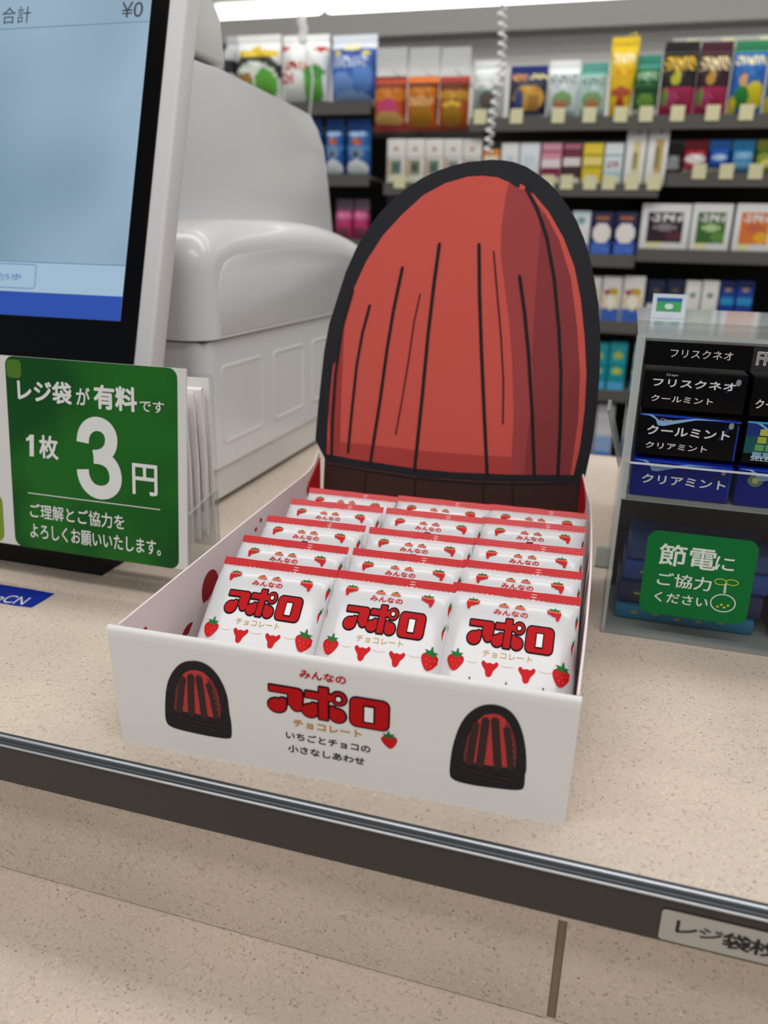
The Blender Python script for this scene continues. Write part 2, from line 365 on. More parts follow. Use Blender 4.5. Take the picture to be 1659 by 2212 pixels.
# tower above the hood
tw = [(0.345, 0.225), (0.372, 0.352), (0.382, 0.3605), (0.45, 0.360), (0.55, 0.357), (0.625, 0.3548), (0.658, 0.3528), (0.675, 0.3505), (0.686, 0.3455), (0.693, 0.337), (0.698, 0.325), (0.712, 0.290), (0.741, 0.226)]
rpart(extrude_x('tower', tw, -0.60, -0.25, WHITE_PLASTIC, bev=0.009, seg=6))
rpart(extrude_x('top_unit', [(0.378, 0.3655), (0.458, 0.3635), (0.452, 0.400), (0.438, 0.412), (0.40, 0.432), (0.395, 0.46)], -0.56, -0.2505, M('d4d3d2', 0.38), bev=0.003))
rpart(box('top_spacer', -0.55, -0.262, 0.385, 0.45, 0.355, 0.37, M('8b8987', 0.5)))
# black slab added for the shade under the sign, then the base unit
rpart(box('shade_slab', -0.62, -0.215, 0.175, 0.270, 0.0002, 0.0225, M('101112', 0.7)))
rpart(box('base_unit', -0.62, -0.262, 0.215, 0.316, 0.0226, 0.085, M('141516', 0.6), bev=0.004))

# ================================================================== CUSTOMER SCREEN
t = math.radians(17.5)
mo = Vector((0, 0.23, 0.139)); mv = Vector((0, math.sin(t), math.cos(t))); mn = Vector((0, -math.cos(t), math.sin(t))); mx = Vector((1, 0, 0))
mon = empty('customer_screen', (-0.38, 0.25, 0.12), label='tilted touch screen with black bezel and white frame showing zero yen total', cat='monitor')
def muv(px, py): return to_uv(px, py, mo, mx, mv, mn)
def mp(o, p=mon): o.parent = p; o.location = (0.38, -0.25, -0.12); return o
def mbox(name, u0, u1, v0, v1, d0, d1, m, bev):
    bm = bmesh.new(); vs = abox(bm, u0, u1, v0, v1, d0, d1)
    if bev: bmesh.ops.bevel(bm, geom=bm.edges[:], offset=bev, segments=3, profile=0.5, affect='EDGES')
    for v in bm.verts:
        c = v.co.copy(); v.co = mo + mx * c.x + mv * c.y + mn * c.z
    return mp(bmobj(name, bm, m, None, smooth=True))
uR = muv(340, 700)[0]; uB = muv(296, 700)[0]; uS, vS = muv(260, 694)
mbox('screen_frame', uR - 0.36, uR - 0.003, -0.006, 0.35, -0.020, -0.0012, M('d9d8d8', 0.35), 0.003)
mbox('bezel', uR - 0.352, uB, -0.004, 0.346, -0.0012, 0.0, M('06070a', 0.12, spec=0.12), 0)
mp(box('stand', -0.45, -0.33, 0.246, 0.31, 0.0856, 0.140, M('2a2a2c', 0.5)))
SC = Print(plane_surf(mo, mx, mv, mn))
vT = 0.335
SC.rect(uS - 0.33, vS, uS, vT, screen_mat(), 1)
sm_blue = emit('1b4bb0', 0.85); sm_ln = emit('5f86ab', 0.8); sm_tx = emit('2d333b', 0.7); sm_hd = emit('a6c4da', 0.85); sm_bt = emit('557fb8', 0.8)
v = muv(240, 640)[1]; SC.rect(uS - 0.33, vS, uS, v, sm_blue, 2)
v2 = muv(240, 574)[1]; SC.rect(uS - 0.33, v + 0.0002, uS, v2, sm_hd, 2); SC.rect(uS - 0.33, v2, uS, v2 + 0.0006, sm_ln, 3)
v3 = muv(240, 52)[1]; SC.rect(uS - 0.33, v3, uS, v3 + 0.0006, sm_ln, 2)
SC.build('screen'); mp(bpy.data.objects['screen'])
ST = Print(plane_surf(mo, mx, mv, mn))
def mt(s, A, B, m, b=0.0):
    p, q = muv(*A), muv(*B); ST.text(s, p[0], q[1], q[0], p[1], m, 3, bold=b)
mt('合計', (7, 17), (66, 50), sm_tx); mp(ST.build('total_lettering')); ST = Print(plane_surf(mo, mx, mv, mn)); mt('¥0', (265, 6), (308, 37), sm_tx)
mp(ST.build('total_lettering')); ST = Print(plane_surf(mo, mx, mv, mn))
mt('5歩', (12, 590), (47, 606), sm_bt, 0.01); mt('約', (-9, 589), (8, 606), sm_bt, 0.01)
mp(ST.build('button_lettering')); ST = Print(plane_surf(mo, mx, mv, mn))
p, q = muv(80, 573), muv(76, 624)
x0, x1, y0, y1 = p[0] - 0.07, p[0], q[1], p[1] + 0.0002
ST.line([(x0, y1), (x1 - .002, y1), (x1 - .0006, y1 - .0006), (x1, y1 - .002), (x1, y0 + .002), (x1 - .0006, y0 + .0006), (x1 - .002, y0), (x0, y0)], 0.0006, sm_bt, 3, False)
mp(ST.build('button_outline'))

# ================================================================== GREEN PRICE SIGN + BAG HOLDER
t2 = math.radians(5.5)
so = Vector((0, 0.15, 0.026)); sv = Vector((0, math.sin(t2), math.cos(t2))); sn = Vector((0, -math.cos(t2), math.sin(t2)))
def suv(px, py): return to_uv(px, py, so, mx, sv, sn)
hold = empty('bag_holder', (-0.3, 0.17, 0.026), label='clear acrylic bag holder mounted in front of the register', cat='holder')
def hp(o): o.parent = hold; o.location = (0.3, -0.17, -0.026); return o
sgR = suv(406, 1232)[0] - 0.0005; sgT = suv(403, 797)[1]
X1 = -0.1335
hp(box('bottom_plate', -0.46, X1, 0.1535, 0.1955, 0.0235, 0.0255, ACRY))
hp(box('back_plate', -0.46, X1 - 0.001, 0.1945, 0.1965, 0.0258, 0.1405, ACRY))
hp(mesh('side_plate', [(X1 - 0.002, 0.1565, 0.0258), (X1 - 0.002, 0.1942, 0.0258), (X1 - 0.002, 0.1942, 0.0665), (X1 - 0.002, 0.1565, 0.060), (X1, 0.1565, 0.0258), (X1, 0.1942, 0.0258), (X1, 0.1942, 0.0665), (X1, 0.1565, 0.060)],
        [(0, 1, 2, 3), (4, 7, 6, 5), (0, 4, 5, 1), (1, 5, 6, 2), (2, 6, 7, 3), (3, 7, 4, 0)], [ACRY, ACRE], mi=[0, 0, 1, 1, 1, 1]))
hp(box('bracket', -0.42, -0.30, 0.1966, 0.2145, 0.035, 0.075, M('1a1a1b', 0.5)))
sign = empty('price_sign', (-0.25, 0.15, 0.026), label='green and white price sign for plastic bags with a large white 3', cat='sign')
def sgp(o): o.parent = sign; o.location = (0.25, -0.15, -0.026); return o
cs = [so + mx * u + sv * v_ + sn * d for u in (-0.44, sgR) for v_ in (0, sgT) for d in (-0.0012, 0)]
sgp(mesh('sign_board', cs, [(0, 2, 3, 1), (4, 5, 7, 6), (0, 1, 5, 4), (2, 6, 7, 3), (0, 4, 6, 2), (1, 3, 7, 5)], M('dedddb', 0.4, coat=0.3)))
G = Print(plane_surf(so, mx, sv, sn))
def z5(x, y): return suv(x / 3.1904, 700 + y / 3.1904)
pa, pb = z5(60, 215), z5(1228, 1600)
gl = (z5(30, 250)[0] + z5(108, 1450)[0]) / 2; gr = z5(1232, 1500)[0]; gt = z5(1150, 300)[1]; gb = z5(1180, 1683)[1]
GREEN = bpy.data.materials.new('green_print'); GREEN.use_nodes = True
nt = GREEN.node_tree; bb = nt.nodes['Principled BSDF']; tc = nt.nodes.new('ShaderNodeTexCoord'); nn = nt.nodes.new('ShaderNodeTexNoise'); nn.inputs['Scale'].default_value = 22; nn.inputs['Detail'].default_value = 1
rr_ = nt.nodes.new('ShaderNodeValToRGB'); rr_.color_ramp.elements[0].position = 0.35; rr_.color_ramp.elements[0].color = hexc('124d1e'); rr_.color_ramp.elements[1].position = 0.68; rr_.color_ramp.elements[1].color = hexc('236a22')
nt.links.new(tc.outputs['Object'], nn.inputs['Vector']); nt.links.new(nn.outputs['Fac'], rr_.inputs[0]); nt.links.new(rr_.outputs[0], bb.inputs['Base Color'])
bb.inputs['Roughness'].default_value = 0.3; bb.inputs['Specular IOR Level'].default_value = 0.15
G.rect(gl, gb, gr, gt, GREEN, 1, r=0.006)
G.rect(gl - 0.115, gb + 0.001, gl - 0.0085, gt - 0.09, M('7a9a26', 0.35), 1, r=0.006)
G.rect(gl + 0.001, gt - 0.0135, gl + 0.012, gt - 0.002, M('4f7a22', 0.35), 2, r=0.003)
G.build('green_print'); sgp(bpy.data.objects['green_print'])
T = Print(plane_surf(so, mx, sv, sn)); WH = M('e4e6e3', 0.45)
for s, A, B, bo in (('レジ袋', (118, 372), (500, 560), .035), ('が', (525, 432), (625, 565), .02), ('有料', (645, 412), (950, 610), .04), ('です', (965, 522), (1135, 617), .015),
                    ('枚', (268, 760), (408, 938), .03), ('円', (912, 955), (1090, 1190), .02),
                    ('ご理解とご協力を', (208, 1230), (862, 1420), .015), ('よろしくお願いいたします。', (210, 1368), (1112, 1600), .015)):
    p, q = z5(*A), z5(*B); T.text(s, p[0], q[1], q[0], p[1], WH, 3, bold=bo)
th3 = [(573, 815), (574, 790), (580, 755), (596, 722), (622, 698), (655, 686), (690, 690), (725, 706), (752, 736), (768, 775), (770, 815), (762, 855), (742, 886), (712, 906), (680, 914), (648, 916)]
tl3 = [(648, 912), (690, 918), (730, 932), (764, 958), (788, 998), (800, 1045), (800, 1090), (784, 1128), (752, 1154), (708, 1163), (664, 1155), (626, 1130), (598, 1094), (580, 1050), (573, 1000)]
w3 = z5(614, 1000)[0] - z5(532, 1000)[0]
def smo(p):
    for _ in range(2):
        q = [p[0]]
        for a, b in zip(p, p[1:]): q += [(a[0] * .75 + b[0] * .25, a[1] * .75 + b[1] * .25), (a[0] * .25 + b[0] * .75, a[1] * .25 + b[1] * .75)]
        p = q + [p[-1]]
    return p
T.line([z5(*p) for p in smo(th3)], w3, WH, 3, False); T.line([z5(*p) for p in smo(tl3)], w3, WH, 3.1, False)
T.poly([z5(*p) for p in [(207, 762), (237, 762), (237, 912), (207, 910), (207, 800), (184, 806), (184, 784), (198, 778)]], WH, 3)
p, q = z5(195, 1160), z5(1108, 1305); T.rect(p[0], p[1] - .0005, q[0], p[1] + .0001, WH, 3)
T.build('lettering'); sgp(bpy.data.objects['lettering'])
# bundles of folded bags standing in the holder
bagm = M('e6e2df', 0.55, coat=0.1)
for i, (yc, xr, zt_, th) in enumerate(((0.1710, -0.1445, 0.126, 0.0032), (0.1755, -0.1410, 0.1295, 0.0042), (0.1805, -0.1385, 0.1320, 0.0036), (0.1865, -0.1360, 0.1335, 0.0062))):
    bm = bmesh.new(); z0 = 0.030 + 0.002 * i
    n = 16; rings = []
    for x in (xr - 0.11, xr - 0.004, xr - 0.001, xr):
        rg = []
        sh = 1.0 if x < xr - 0.002 else (0.75 if x < xr - 0.0005 else 0.3)
        for k in range(n):
            q = 2 * math.pi * k / n; cz = (z0 + zt_) / 2; hz = (zt_ - z0) / 2
            sg = lambda v_, e: math.copysign(abs(v_) ** e, v_)
            zz = cz + hz * sg(math.sin(q), .35); lean = 0.05 * (zz - 0.03) * (1 if i > 1 else .5)
            rg.append(bm.verts.new((x - 0.004 * (1 - sh) * abs(math.sin(q)), yc + lean * 0.3 + th / 2 * sh * sg(math.cos(q), .6) * (1 + 0.25 * math.sin(9 * zz * 10 + i)), zz)))
        rings.append(rg)
    for r1_, r2_ in zip(rings, rings[1:]):
        for k in range(n): bm.faces.new((r1_[k], r1_[(k + 1) % n], r2_[(k + 1) % n], r2_[k]))
    bm.faces.new(rings[0][::-1]); bm.faces.new(rings[-1])
    o = bmobj('folded_bag', bm, bagm, None, smooth=True, cat='plastic bag', group='folded bags in the clear holder',
          label=['folded white plastic bag in the holder, thin one nearest the green sign', 'folded white plastic bag in the holder, second behind the green sign', 'folded white plastic bag in the holder, third behind the green sign', 'thickest folded white plastic bag, rounded top, farthest from the green sign'][i])
    ln = [(xr + 0.0004, yc + 0.001, z0 + 0.02), (xr + 0.0004, yc + 0.001, zt_ - 0.02)]
    tube('fold_crease', ln, 0.0003, M('b9a8a4', 0.6), o, 4)
box('white_backing_card', -0.40, -0.1358, 0.1925, 0.1935, 0.0262, 0.1385, M('eceae8', 0.5), label='white backing card standing at the rear of the clear bag holder', cat='card')

# ================================================================== CHOCOLATE DISPLAY BOX
BO = Vector((-0.0904, 0.0144, 0.0)); BY = 0.0342
bex = Vector((math.cos(BY), math.sin(BY), 0)); bey = Vector((-math.sin(BY), math.cos(BY), 0)); bez = Vector((0, 0, 1))
dbox = empty('display_box', BO, BY, label='open white cardboard display box of chocolates with tall dome-shaped header card', cat='display box')
CARD = M('e4e2e0', 0.5, coat=0.2); INNER = M('e3d6d6', 0.55); RED = M('b91218', 0.5, spec=0.1); DRED = M('96141a', 0.5, spec=0.15)
BLK = M('0c0b0e', 0.5, spec=0.1); W_, D_, Hs = 0.200, 0.277, 0.0594
# front panel: double wall, a little wider at the top, rounded fold along its top edge
def panel():
    sec = [(0.0, 0.0), (0.0, 0.054), (-0.0002, 0.0572), (0.0006, 0.0588), (0.0018, 0.0594), (0.0030, 0.0588), (0.0036, 0.0575), (0.0036, 0.0)]
    n = len(sec); vs = []; fs = []
    for i in range(13):
        f = i / 12; 
        for y, z in sec:
            k = z / 0.0594; xl = -0.0034 * k ** 1.3; xr_ = W_ + 0.0010 * k ** 1.3
            vs.append((xl + (xr_ - xl) * f, y, z))
    for i in range(12):
        for j in range(n): fs.append((i * n + j, i * n + (j + 1) % n, (i + 1) * n + (j + 1) % n, (i + 1) * n + j))
    fs.append(tuple(range(n))[::-1]); fs.append(tuple(12 * n + j for j in range(n)))
    o = mesh('front_panel', vs, fs, CARD, dbox, smooth=True); o.data.set_sharp_from_angle(angle=math.radians(50)); return o
panel()
box('bottom_panel', 0.0008, W_ - 0.0008, 0.0038, D_, 0.0002, 0.0012, INNER, dbox)
def side(x0, x1, hook):
    prof = [(0.0038, 0.0013), (0.0038, 0.0590), (0.10, 0.0602), (0.20, 0.0616), (0.245, 0.0622)]
    prof += [(0.258, 0.0632), (0.268, 0.0665), (0.2745, 0.0730)] if hook else [(0.266, 0.0628), (0.2745, 0.0632)]
    prof += [(0.2745, 0.0013)]
    vs, fs = [], []
    bow = 0.0028 if x0 > 0.1 else -0.001
    m_ = len(prof)
    # lengthwise bow of the thin wall: subdivide along y
    P = []
    ys = [0.0038 + (0.2745 - 0.0038) * i / 24 for i in range(25)]
    def topz(y):
        tp_ = prof[1:-1]
        for (ya, za), (yb, zb) in zip(tp_, tp_[1:]):
            if ya <= y <= yb + 1e-9: return za + (zb - za) * (y - ya) / (yb - ya)
        return tp_[-1][1]
    for y in ys:
        f = (y - 0.0038) / 0.27; bx_ = bow * math.sin(math.pi * f) - (0.0055 * max(0, (y - 0.238) / 0.0365) ** 2 if x0 > .1 else 0)
        for z in (0.0013, topz(y)):
            k = 0.3 if z < 0.01 else 1
            vs.append((x0 + bx_ * k, y, z)); vs.append((x1 + bx_ * k, y, z))
    for i in range(24):
        b = i * 4; c = b + 4
        fs += [(b, b + 2, c + 2, c), (b + 1, c + 1, c + 3, b + 3), (b + 2, b + 3, c + 3, c + 2), (b, c, c + 1, b + 1)]
    fs += [(0, 1, 3, 2), (96, 98, 99, 97)]
    return mesh('side_panel', vs, fs, [INNER], dbox)
side(0.0, 0.0010, True); side(W_ - 0.0010, W_, True)
# red print inside the side walls, and the red corner flaps beside the card
IP = Print(lambda u, v_, l: Vector((0.0010 - 0.001 * math.sin(math.pi * min(1, max(0, (u - 0.0038) / 0.27))) + 0.00025 * l, u, v_)))
for y, z, a_, b_ in ((0.0920, 0.0385, 0.0105, 0.0105), (0.0650, 0.0215, 0.0095, 0.0080)): IP.ell(y, z, a_, b_, DRED); IP.build('printed_spot', dbox); IP.v, IP.fc, IP.mi = [], [], []
for y, z in ((0.0235, 0.0465), (0.1640, 0.0545), (0.1560, 0.0510)): IP.ell(y, z, 0.0018, 0.0014, RED); IP.build('printed_spot', dbox); IP.v, IP.fc, IP.mi = [], [], []
IP = Print(lambda u, v_, l: Vector((W_ - 0.0010 + 0.0028 * math.sin(math.pi * min(1, max(0, (u - 0.0038) / 0.27))) * (0.3 + 0.7 * v_ / 0.06) - 0.00025 * l, u, v_)))
for y, z, a_, b_ in ((0.022, 0.030, 0.006, 0.015), (0.055, 0.045, 0.004, 0.010), (0.09, 0.043, 0.004, 0.010), (0.13, 0.050, 0.004, 0.010), (0.17, 0.047, 0.004, 0.008)): IP.ell(y, z, a_, b_, DRED); IP.build('printed_spot', dbox); IP.v, IP.fc, IP.mi = [], [], []

def flap(pts, fx):
    n = len(pts); vs = [(fx(y) + d, y, z) for d in (0, 0.0005) for y, z in pts]
    fs = [tuple(range(n)), tuple(range(n, 2 * n))[::-1]] + [(i, (i + 1) % n, n + (i + 1) % n, n + i) for i in range(n)]
    return mesh('corner_flap', vs, fs, M('b81a1e', 0.45), dbox)
flap([(.2745, .068), (.268, .0642), (.258, .0590), (.250, .0550), (.2465, .0510), (.2472, .0470), (.2520, .0430), (.2745, .0400)], lambda y: 0.0014)
flap([(.2740, .0720), (.2700, .0700), (.2640, .0655), (.2590, .0600), (.2570, .0550), (.2590, .0500), (.2650, .0470), (.2740, .0460)], lambda y: W_ - 0.0018 + 0.0028 * math.sin(math.pi * (y - 0.0038) / 0.27) - 0.0055 * max(0, (y - 0.238) / 0.0365) ** 2)

# header card: flat die-cut board leaning back 8 degrees
t3 = math.radians(8); y0c = 0.272
cov = BO + bey * y0c; cv = bey * math.sin(t3) + bez * math.cos(t3); cn = -bey * math.cos(t3) + bez * math.sin(t3)
def cuv(px, py): return to_uv(px, py, cov, bex, cv, cn)
def local(s):   # box-local surface for the card
    return Vector((0, y0c, 0)), Vector((1, 0, 0)), Vector((0, math.sin(t3), math.cos(t3))), Vector((0, -math.cos(t3), math.sin(t3)))
lo, lx, lv, ln_ = local(0)
OUT = [(690, 1000), (681, 950), (687, 880), (700, 760), (711, 700), (730, 640), (747, 587), (770, 535), (793, 496), (820, 460), (849, 430), (880, 405), (913, 384), (950, 367), (980, 357), (1010, 350), (1060, 345), (1085, 346), (1110, 350), (1137, 360), (1160, 375), (1184, 393), (1205, 415), (1228, 446), (1245, 475), (1262, 516), (1275, 560), (1284, 603), (1292, 650), (1296, 705), (1297, 760), (1295, 815), (1290, 870), (1284, 926), (1275, 980), (1262, 1040)]
ou = [cuv(*q) for q in OUT]
ou = [(0.0030, 0.002), (0.0030, 0.052), (0.0030, 0.066)] + ou[1:] + [(0.1965, 0.064), (0.1965, 0.052), (0.1965, 0.002)]
n = len(ou); vs = [lo + lx * u + lv * v_ + ln_ * d for d in (0, -0.0012) for u, v_ in ou]
fs = [tuple(range(n)), tuple(range(n, 2 * n))[::-1]] + [(i, n + i, n + (i + 1) % n, (i + 1) % n) for i in range(n)]
CBLK = M('24242a', 0.5, coat=0.15)
hc = mesh('header_card', vs, fs, [CBLK, M('d8d4d0', 0.6)], dbox, mi=[0, 1] + [1] * n, label='tall black-edged header card printed with a red ribbed dome over brown base')
K = Print(plane_surf(lo, lx, lv, ln_, 0.00018))
def zc(x, y): return cuv(660 + x / 2.5136, 330 + y / 2.5136)
KR, K1, K2, KL = M('df5f54', 0.5, spec=0.2), M('b04a4a', 0.5, spec=0.2), M('963f42', 0.5, spec=0.2), M('1d1c1f', 0.5)
redpts = [(115, 1635), (120, 1500), (130, 1350), (150, 1150), (180, 960), (215, 830), (262, 740), (330, 590), (420, 450), (520, 340), (640, 230), (760, 165), (880, 130), (960, 125), (1040, 133), (1105, 160), (1140, 185), (1160, 192), (1166, 168), (1195, 185), (1203, 205), (1240, 225), (1320, 320), (1400, 460), (1460, 620), (1495, 800), (1515, 1000), (1525, 1200), (1515, 1400), (1490, 1600), (1455, 1750), (1300, 1750), (1120, 1748), (990, 1742), (800, 1735), (600, 1715), (400, 1685), (250, 1662)]
K.poly([zc(*p) for p in redpts], KR, 1)
d1 = [(1105, 162), (1085, 250), (1065, 400), (1060, 550), (1085, 750), (1110, 950), (1125, 1200), (1130, 1450), (1115, 1746), (1300, 1749), (1438, 1749), (1480, 1450), (1490, 1200), (1475, 950), (1440, 680), (1380, 480), (1300, 330), (1200, 205), (1160, 196), (1140, 187)]
K.poly([zc(*p) for p in d1], K1, 2)
d2 = [(1280, 380), (1265, 550), (1245, 850), (1232, 1100), (1240, 1300), (1210, 1500), (1187, 1746), (1436, 1748), (1478, 1450), (1488, 1200), (1473, 950), (1438, 680), (1378, 482), (1320, 365), (1290, 325)]
K.poly([zc(*p) for p in d2], K2, 3)
K.poly([zc(*p) for p in [(120, 1562), (350, 1585), (600, 1615), (900, 1640), (1118, 1652), (1113, 1744), (990, 1740), (800, 1733), (600, 1713), (400, 1683), (250, 1660), (117, 1633)]], M('bd4640', 0.5, coat=0.12), 2)
K.poly([zc(*p) for p in [(225, 830), (208, 1000), (195, 1300), (185, 1640), (130, 1633), (128, 1400), (155, 1150), (185, 960)]], M('b03f3b', 0.5, coat=0.12), 2)
s0 = (cuv(1000, 700)[0] - cuv(999, 700)[0]) / 2.5136
for wd, pts in ((15, [(258, 750), (200, 950), (165, 1200), (148, 1450), (143, 1645)]), (14, [(350, 830), (310, 980), (280, 1150), (255, 1380), (232, 1625)]),
                (16, [(527, 625), (478, 860), (445, 1060), (405, 1350), (352, 1690)]), (17, [(728, 497), (700, 700), (665, 1000), (635, 1320), (593, 1720)]),
                (17, [(943, 500), (945, 750), (955, 1050), (970, 1400), (987, 1748)]), (17, [(1163, 672), (1190, 870), (1212, 1100), (1230, 1400), (1243, 1752)]),
                (17, [(1200, 195), (1260, 310), (1310, 460), (1350, 680), (1375, 950), (1387, 1200), (1383, 1480), (1370, 1752)])):
    K.line([zc(*p) for p in pts], wd * s0, KL, 5)
for wd, pts in ((8, [(622, 770), (590, 920), (560, 1130), (525, 1340), (490, 1530)]), (9, [(1022, 538), (1040, 750), (1062, 1000), (1075, 1250), (1072, 1468)])):
    K.line([zc(*p) for p in pts], wd * s0, M('5e2627', 0.5), 4)
K.poly([zc(262, 738), zc(215, 870), zc(165, 1130), zc(140, 1160), zc(175, 960), zc(215, 835)], CBLK, 5)
KB = M('3f2720', 0.55, grain=0.3)
K.poly([zc(*p) for p in [(105, 1682), (300, 1712), (600, 1755), (950, 1788), (1250, 1792), (1465, 1785), (1490, 1870), (1495, 1990), (900, 1990), (100, 1990)]], KB, 1)
for wd, pts in ((9, [(120, 1690), (330, 1728), (600, 1768), (900, 1795), (1200, 1800), (1440, 1795)]), (9, [(332, 1728), (322, 1800), (325, 1990)]), (9, [(597, 1765), (590, 1990)]), (9, [(962, 1795), (972, 1990)]), (9, [(1120, 1795), (1135, 1990)])):
    K.line([zc(*p) for p in pts], wd * s0, KL, 3)
for pts in ([(118, 1683), (330, 1718), (600, 1758)], [(700, 1768), (960, 1786), (1150, 1790), (1300, 1788)]): K.line([zc(*p) for p in pts], 3 * s0, M('7a4430', 0.6), 4)
K.build('dome_print', hc)
# --------- artwork: logo, strawberries
LOGO_STROKES = lambda: None
def logo(P, u, v, sx_, sy_, l0, wred=RED, outline=10, white=M('efedeb', 0.45)):
    """u,v = top-left; drawing units 805 x 205 (y down)"""
    X = lambda x: u + x * sx_; Y = lambda y: v - y * sy_
    def shapes(g, m, l):
        def rc(a, b, c, d, r=4):
            P.poly([(X(x), Y(y)) for x, y in rrect(a - g, b - g, c + g, d + g, r + g)], m, l)
        def cr(a, b, r, r2=None): P.ell(X(a), Y(b), (r + g) * sx_, ((r2 or r) + g) * sy_, m, l, 24)
        rc(20, 12, 205, 54, 2)                                             # a: bar
        rc(160, 12, 243, 120, 30); cr(203, 128, 40, 42)                    # a: right lobe
        rc(148, 44, 180, 132, 6)
        cr(72, 152, 60, 50); rc(92, 92, 134, 150, 12)                     # a: left ball
        rc(262, 14, 440, 58, 2); rc(352, -28, 410, 200, 2)                 # po: cross
        cr(292, 152, 52, 46); rc(300, 92, 340, 160, 8)
        cr(474, 155, 52, 48); rc(424, 96, 460, 160, 8)
        cr(480, 33, 48, 46)
        rc(556, 4, 798, 203, 38)                                           # ro
    shapes(outline, BLK, l0); shapes(0, wred, l0 + 1.5)
    P.ell(X(480), Y(33), 27 * sx_, 27 * sy_, BLK, l0 + 3, 20); P.ell(X(480), Y(33), 16 * sx_, 16 * sy_, white, l0 + 4, 20)
    P.rect(X(638), Y(168), X(714), Y(46), BLK, l0 + 3); P.rect(X(648), Y(158), X(704), Y(56), white, l0 + 4)
def rrect(a, b, c, d, r):
    r = min(r, (c - a) / 2 - .01, (d - b) / 2 - .01); p = []
    for cx, cy, an in ((c - r, d - r, 0), (a + r, d - r, 90), (a + r, b + r, 180), (c - r, b + r, 270)):
        for i in range(5):
            q = math.radians(an + 22.5 * i); p.append((cx + r * math.cos(q), cy + r * math.sin(q)))
    return p
SR, SG, SO = M('c91a1e', 0.5, spec=0.12), M('256f34', 0.5, spec=0.12), M('dd6a52', 0.5, spec=0.12)
GOLD = M('c9a04a', 0.45)
def strawberry(P, u, v, s, l=1, rot=0.0, sq=1.0, seeds=False):
    c_, s_ = math.cos(rot), math.sin(rot)
    R = lambda x, y: (u + s * sq * (x * c_ - y * s_), v + s * (x * s_ + y * c_))
    body = smoothloop([(-.38, .42), (.38, .42), (.52, .15), (.38, -.2), (.12, -.55), (-.12, -.55), (-.38, -.2), (-.52, .15)], 2)
    P.poly([R(*p) for p in body], SR, l)
    P.poly([R(*p) for p in [(-.4, .3), (-.2, .36), (-.12, .2), (0, .36), (.14, .2), (.2, .36), (.42, .3), (.26, .46), (.4, .56), (.12, .54), (.05, .8), (-.02, .8), (-.05, .55), (-.38, .6), (-.24, .46)]], SG, l + 1)
    if seeds:
        for a, b in ((-.2, .05), (.05, -.02), (.26, .08), (-.08, -.22), (.15, -.25)): P.ell(*R(a, b), s * .028 * sq, s * .045, SO, l + 1, 6)
def stub(P, u, v, s, l=1, flip=1):      # half-melted berry near the seal
    q = [(-.5, .28), (.45, .25), (.5, .02), (.36, -.5), (.2, -.5), (.12, -.2), (-.1, -.18), (-.28, -.02), (-.42, -.05)]
    P.poly([(u + s * a * flip, v + s * b) for a, b in q], SR, l)
    P.poly([(u + s * a * flip, v + s * b) for a, b in [(-.45, .2), (.42, .2), (.42, .08), (-.4, .08)]], SO, l + 1)
    P.poly([(u + s * a * flip, v + s * b) for a, b in [(-.28, .24), (.3, .24), (.44, .4), (.12, .38), (.06, .58), (-.02, .38), (-.36, .42)]], SG, l + 1)
def mush(P, u, v, s, l=1):              # small ragged berry
    P.poly([(u + s * a, v + s * b) for a, b in smoothloop([(-.58, .36), (-.42, .56), (-.22, .34), (0, .44), (.22, .34), (.42, .56), (.58, .36), (.42, .08), (.26, -.1), (.2, -.44), (0, -.58), (-.2, -.44), (-.26, -.1), (-.42, .08)], 1)], SR, l)

# print on the front panel
fsurf = lambda u, v_, l: Vector((u, -0.00012 * l - 0.0001, v_))
FP = Print(fsurf)
def fuv(px, py):
    p = onp(px, py, BO, -bey) - BO; return p.dot(bex), p.z
def choco(P, f, out, red, stripes, lt, rt):
    P.poly(smoothloop([f(*p) for p in out], 2), M('17141a', 0.5), 1)
    P.poly(smoothloop([f(*p) for p in red], 1), M('b9383a', 0.5), 2)
    P.poly([f(*p) for p in lt], M('6f2a2c', 0.5), 3); P.poly([f(*p) for p in rt], M('6f2a2c', 0.5), 3)
    for wd, pts in stripes:
        uv = [f(*p) for p in pts]; P.line(uv, wd, M('33211f', 0.55), 4)
        (ua, va), (ub, vb) = uv[0], uv[-1]
        for k in range(5):
            t_ = .2 + .17 * k; P.ell(ua + (ub - ua) * t_ + wd * .62, va + (vb - va) * t_, .00022, .0003, M('d8604a', .5), 5, 6)
    ls = [f(*p) for p in out]; u0 = min(a for a, b in ls); u1 = max(a for a, b in ls); vb = min(b for a, b in ls)
    P.line([(u0 + .005, vb + .0085), (u0 + .014, vb + .0068), (u1 - .004, vb + .0062)], .0003, M('4a2622', .5), 4, False)
    P.line([(u0 + .004, vb + .0060), (u0 + .014, vb + .0046), (u1 - .004, vb + .0040)], .0002, M('3a201e', .5), 4, False)
fl_ = lambda x, y: fuv(340 + x / 2.9625, 1400 + y / 2.9625)
choco(FP, fl_, [(215, 78), (150, 92), (95, 150), (60, 230), (50, 350), (52, 470), (90, 505), (180, 530), (330, 562), (465, 582), (478, 560), (474, 470), (462, 420), (450, 300), (405, 195), (345, 120), (280, 84)],
      [(215, 138), (165, 160), (125, 240), (105, 395), (170, 402), (250, 418), (330, 436), (410, 448), (405, 340), (370, 235), (310, 160), (260, 138)],
      [(0.0030, [(165, 195), (155, 280), (145, 398)]), (0.0032, [(217, 182), (217, 280), (222, 412)]), (0.0031, [(268, 190), (285, 290), (303, 428)]), (0.0026, [(330, 235), (355, 320), (380, 440)])],
      [(150, 178), (122, 255), (108, 392), (145, 396), (152, 280), (165, 190)], [(318, 190), (345, 280), (372, 442), (408, 446), (402, 345), (370, 250), (335, 200)])
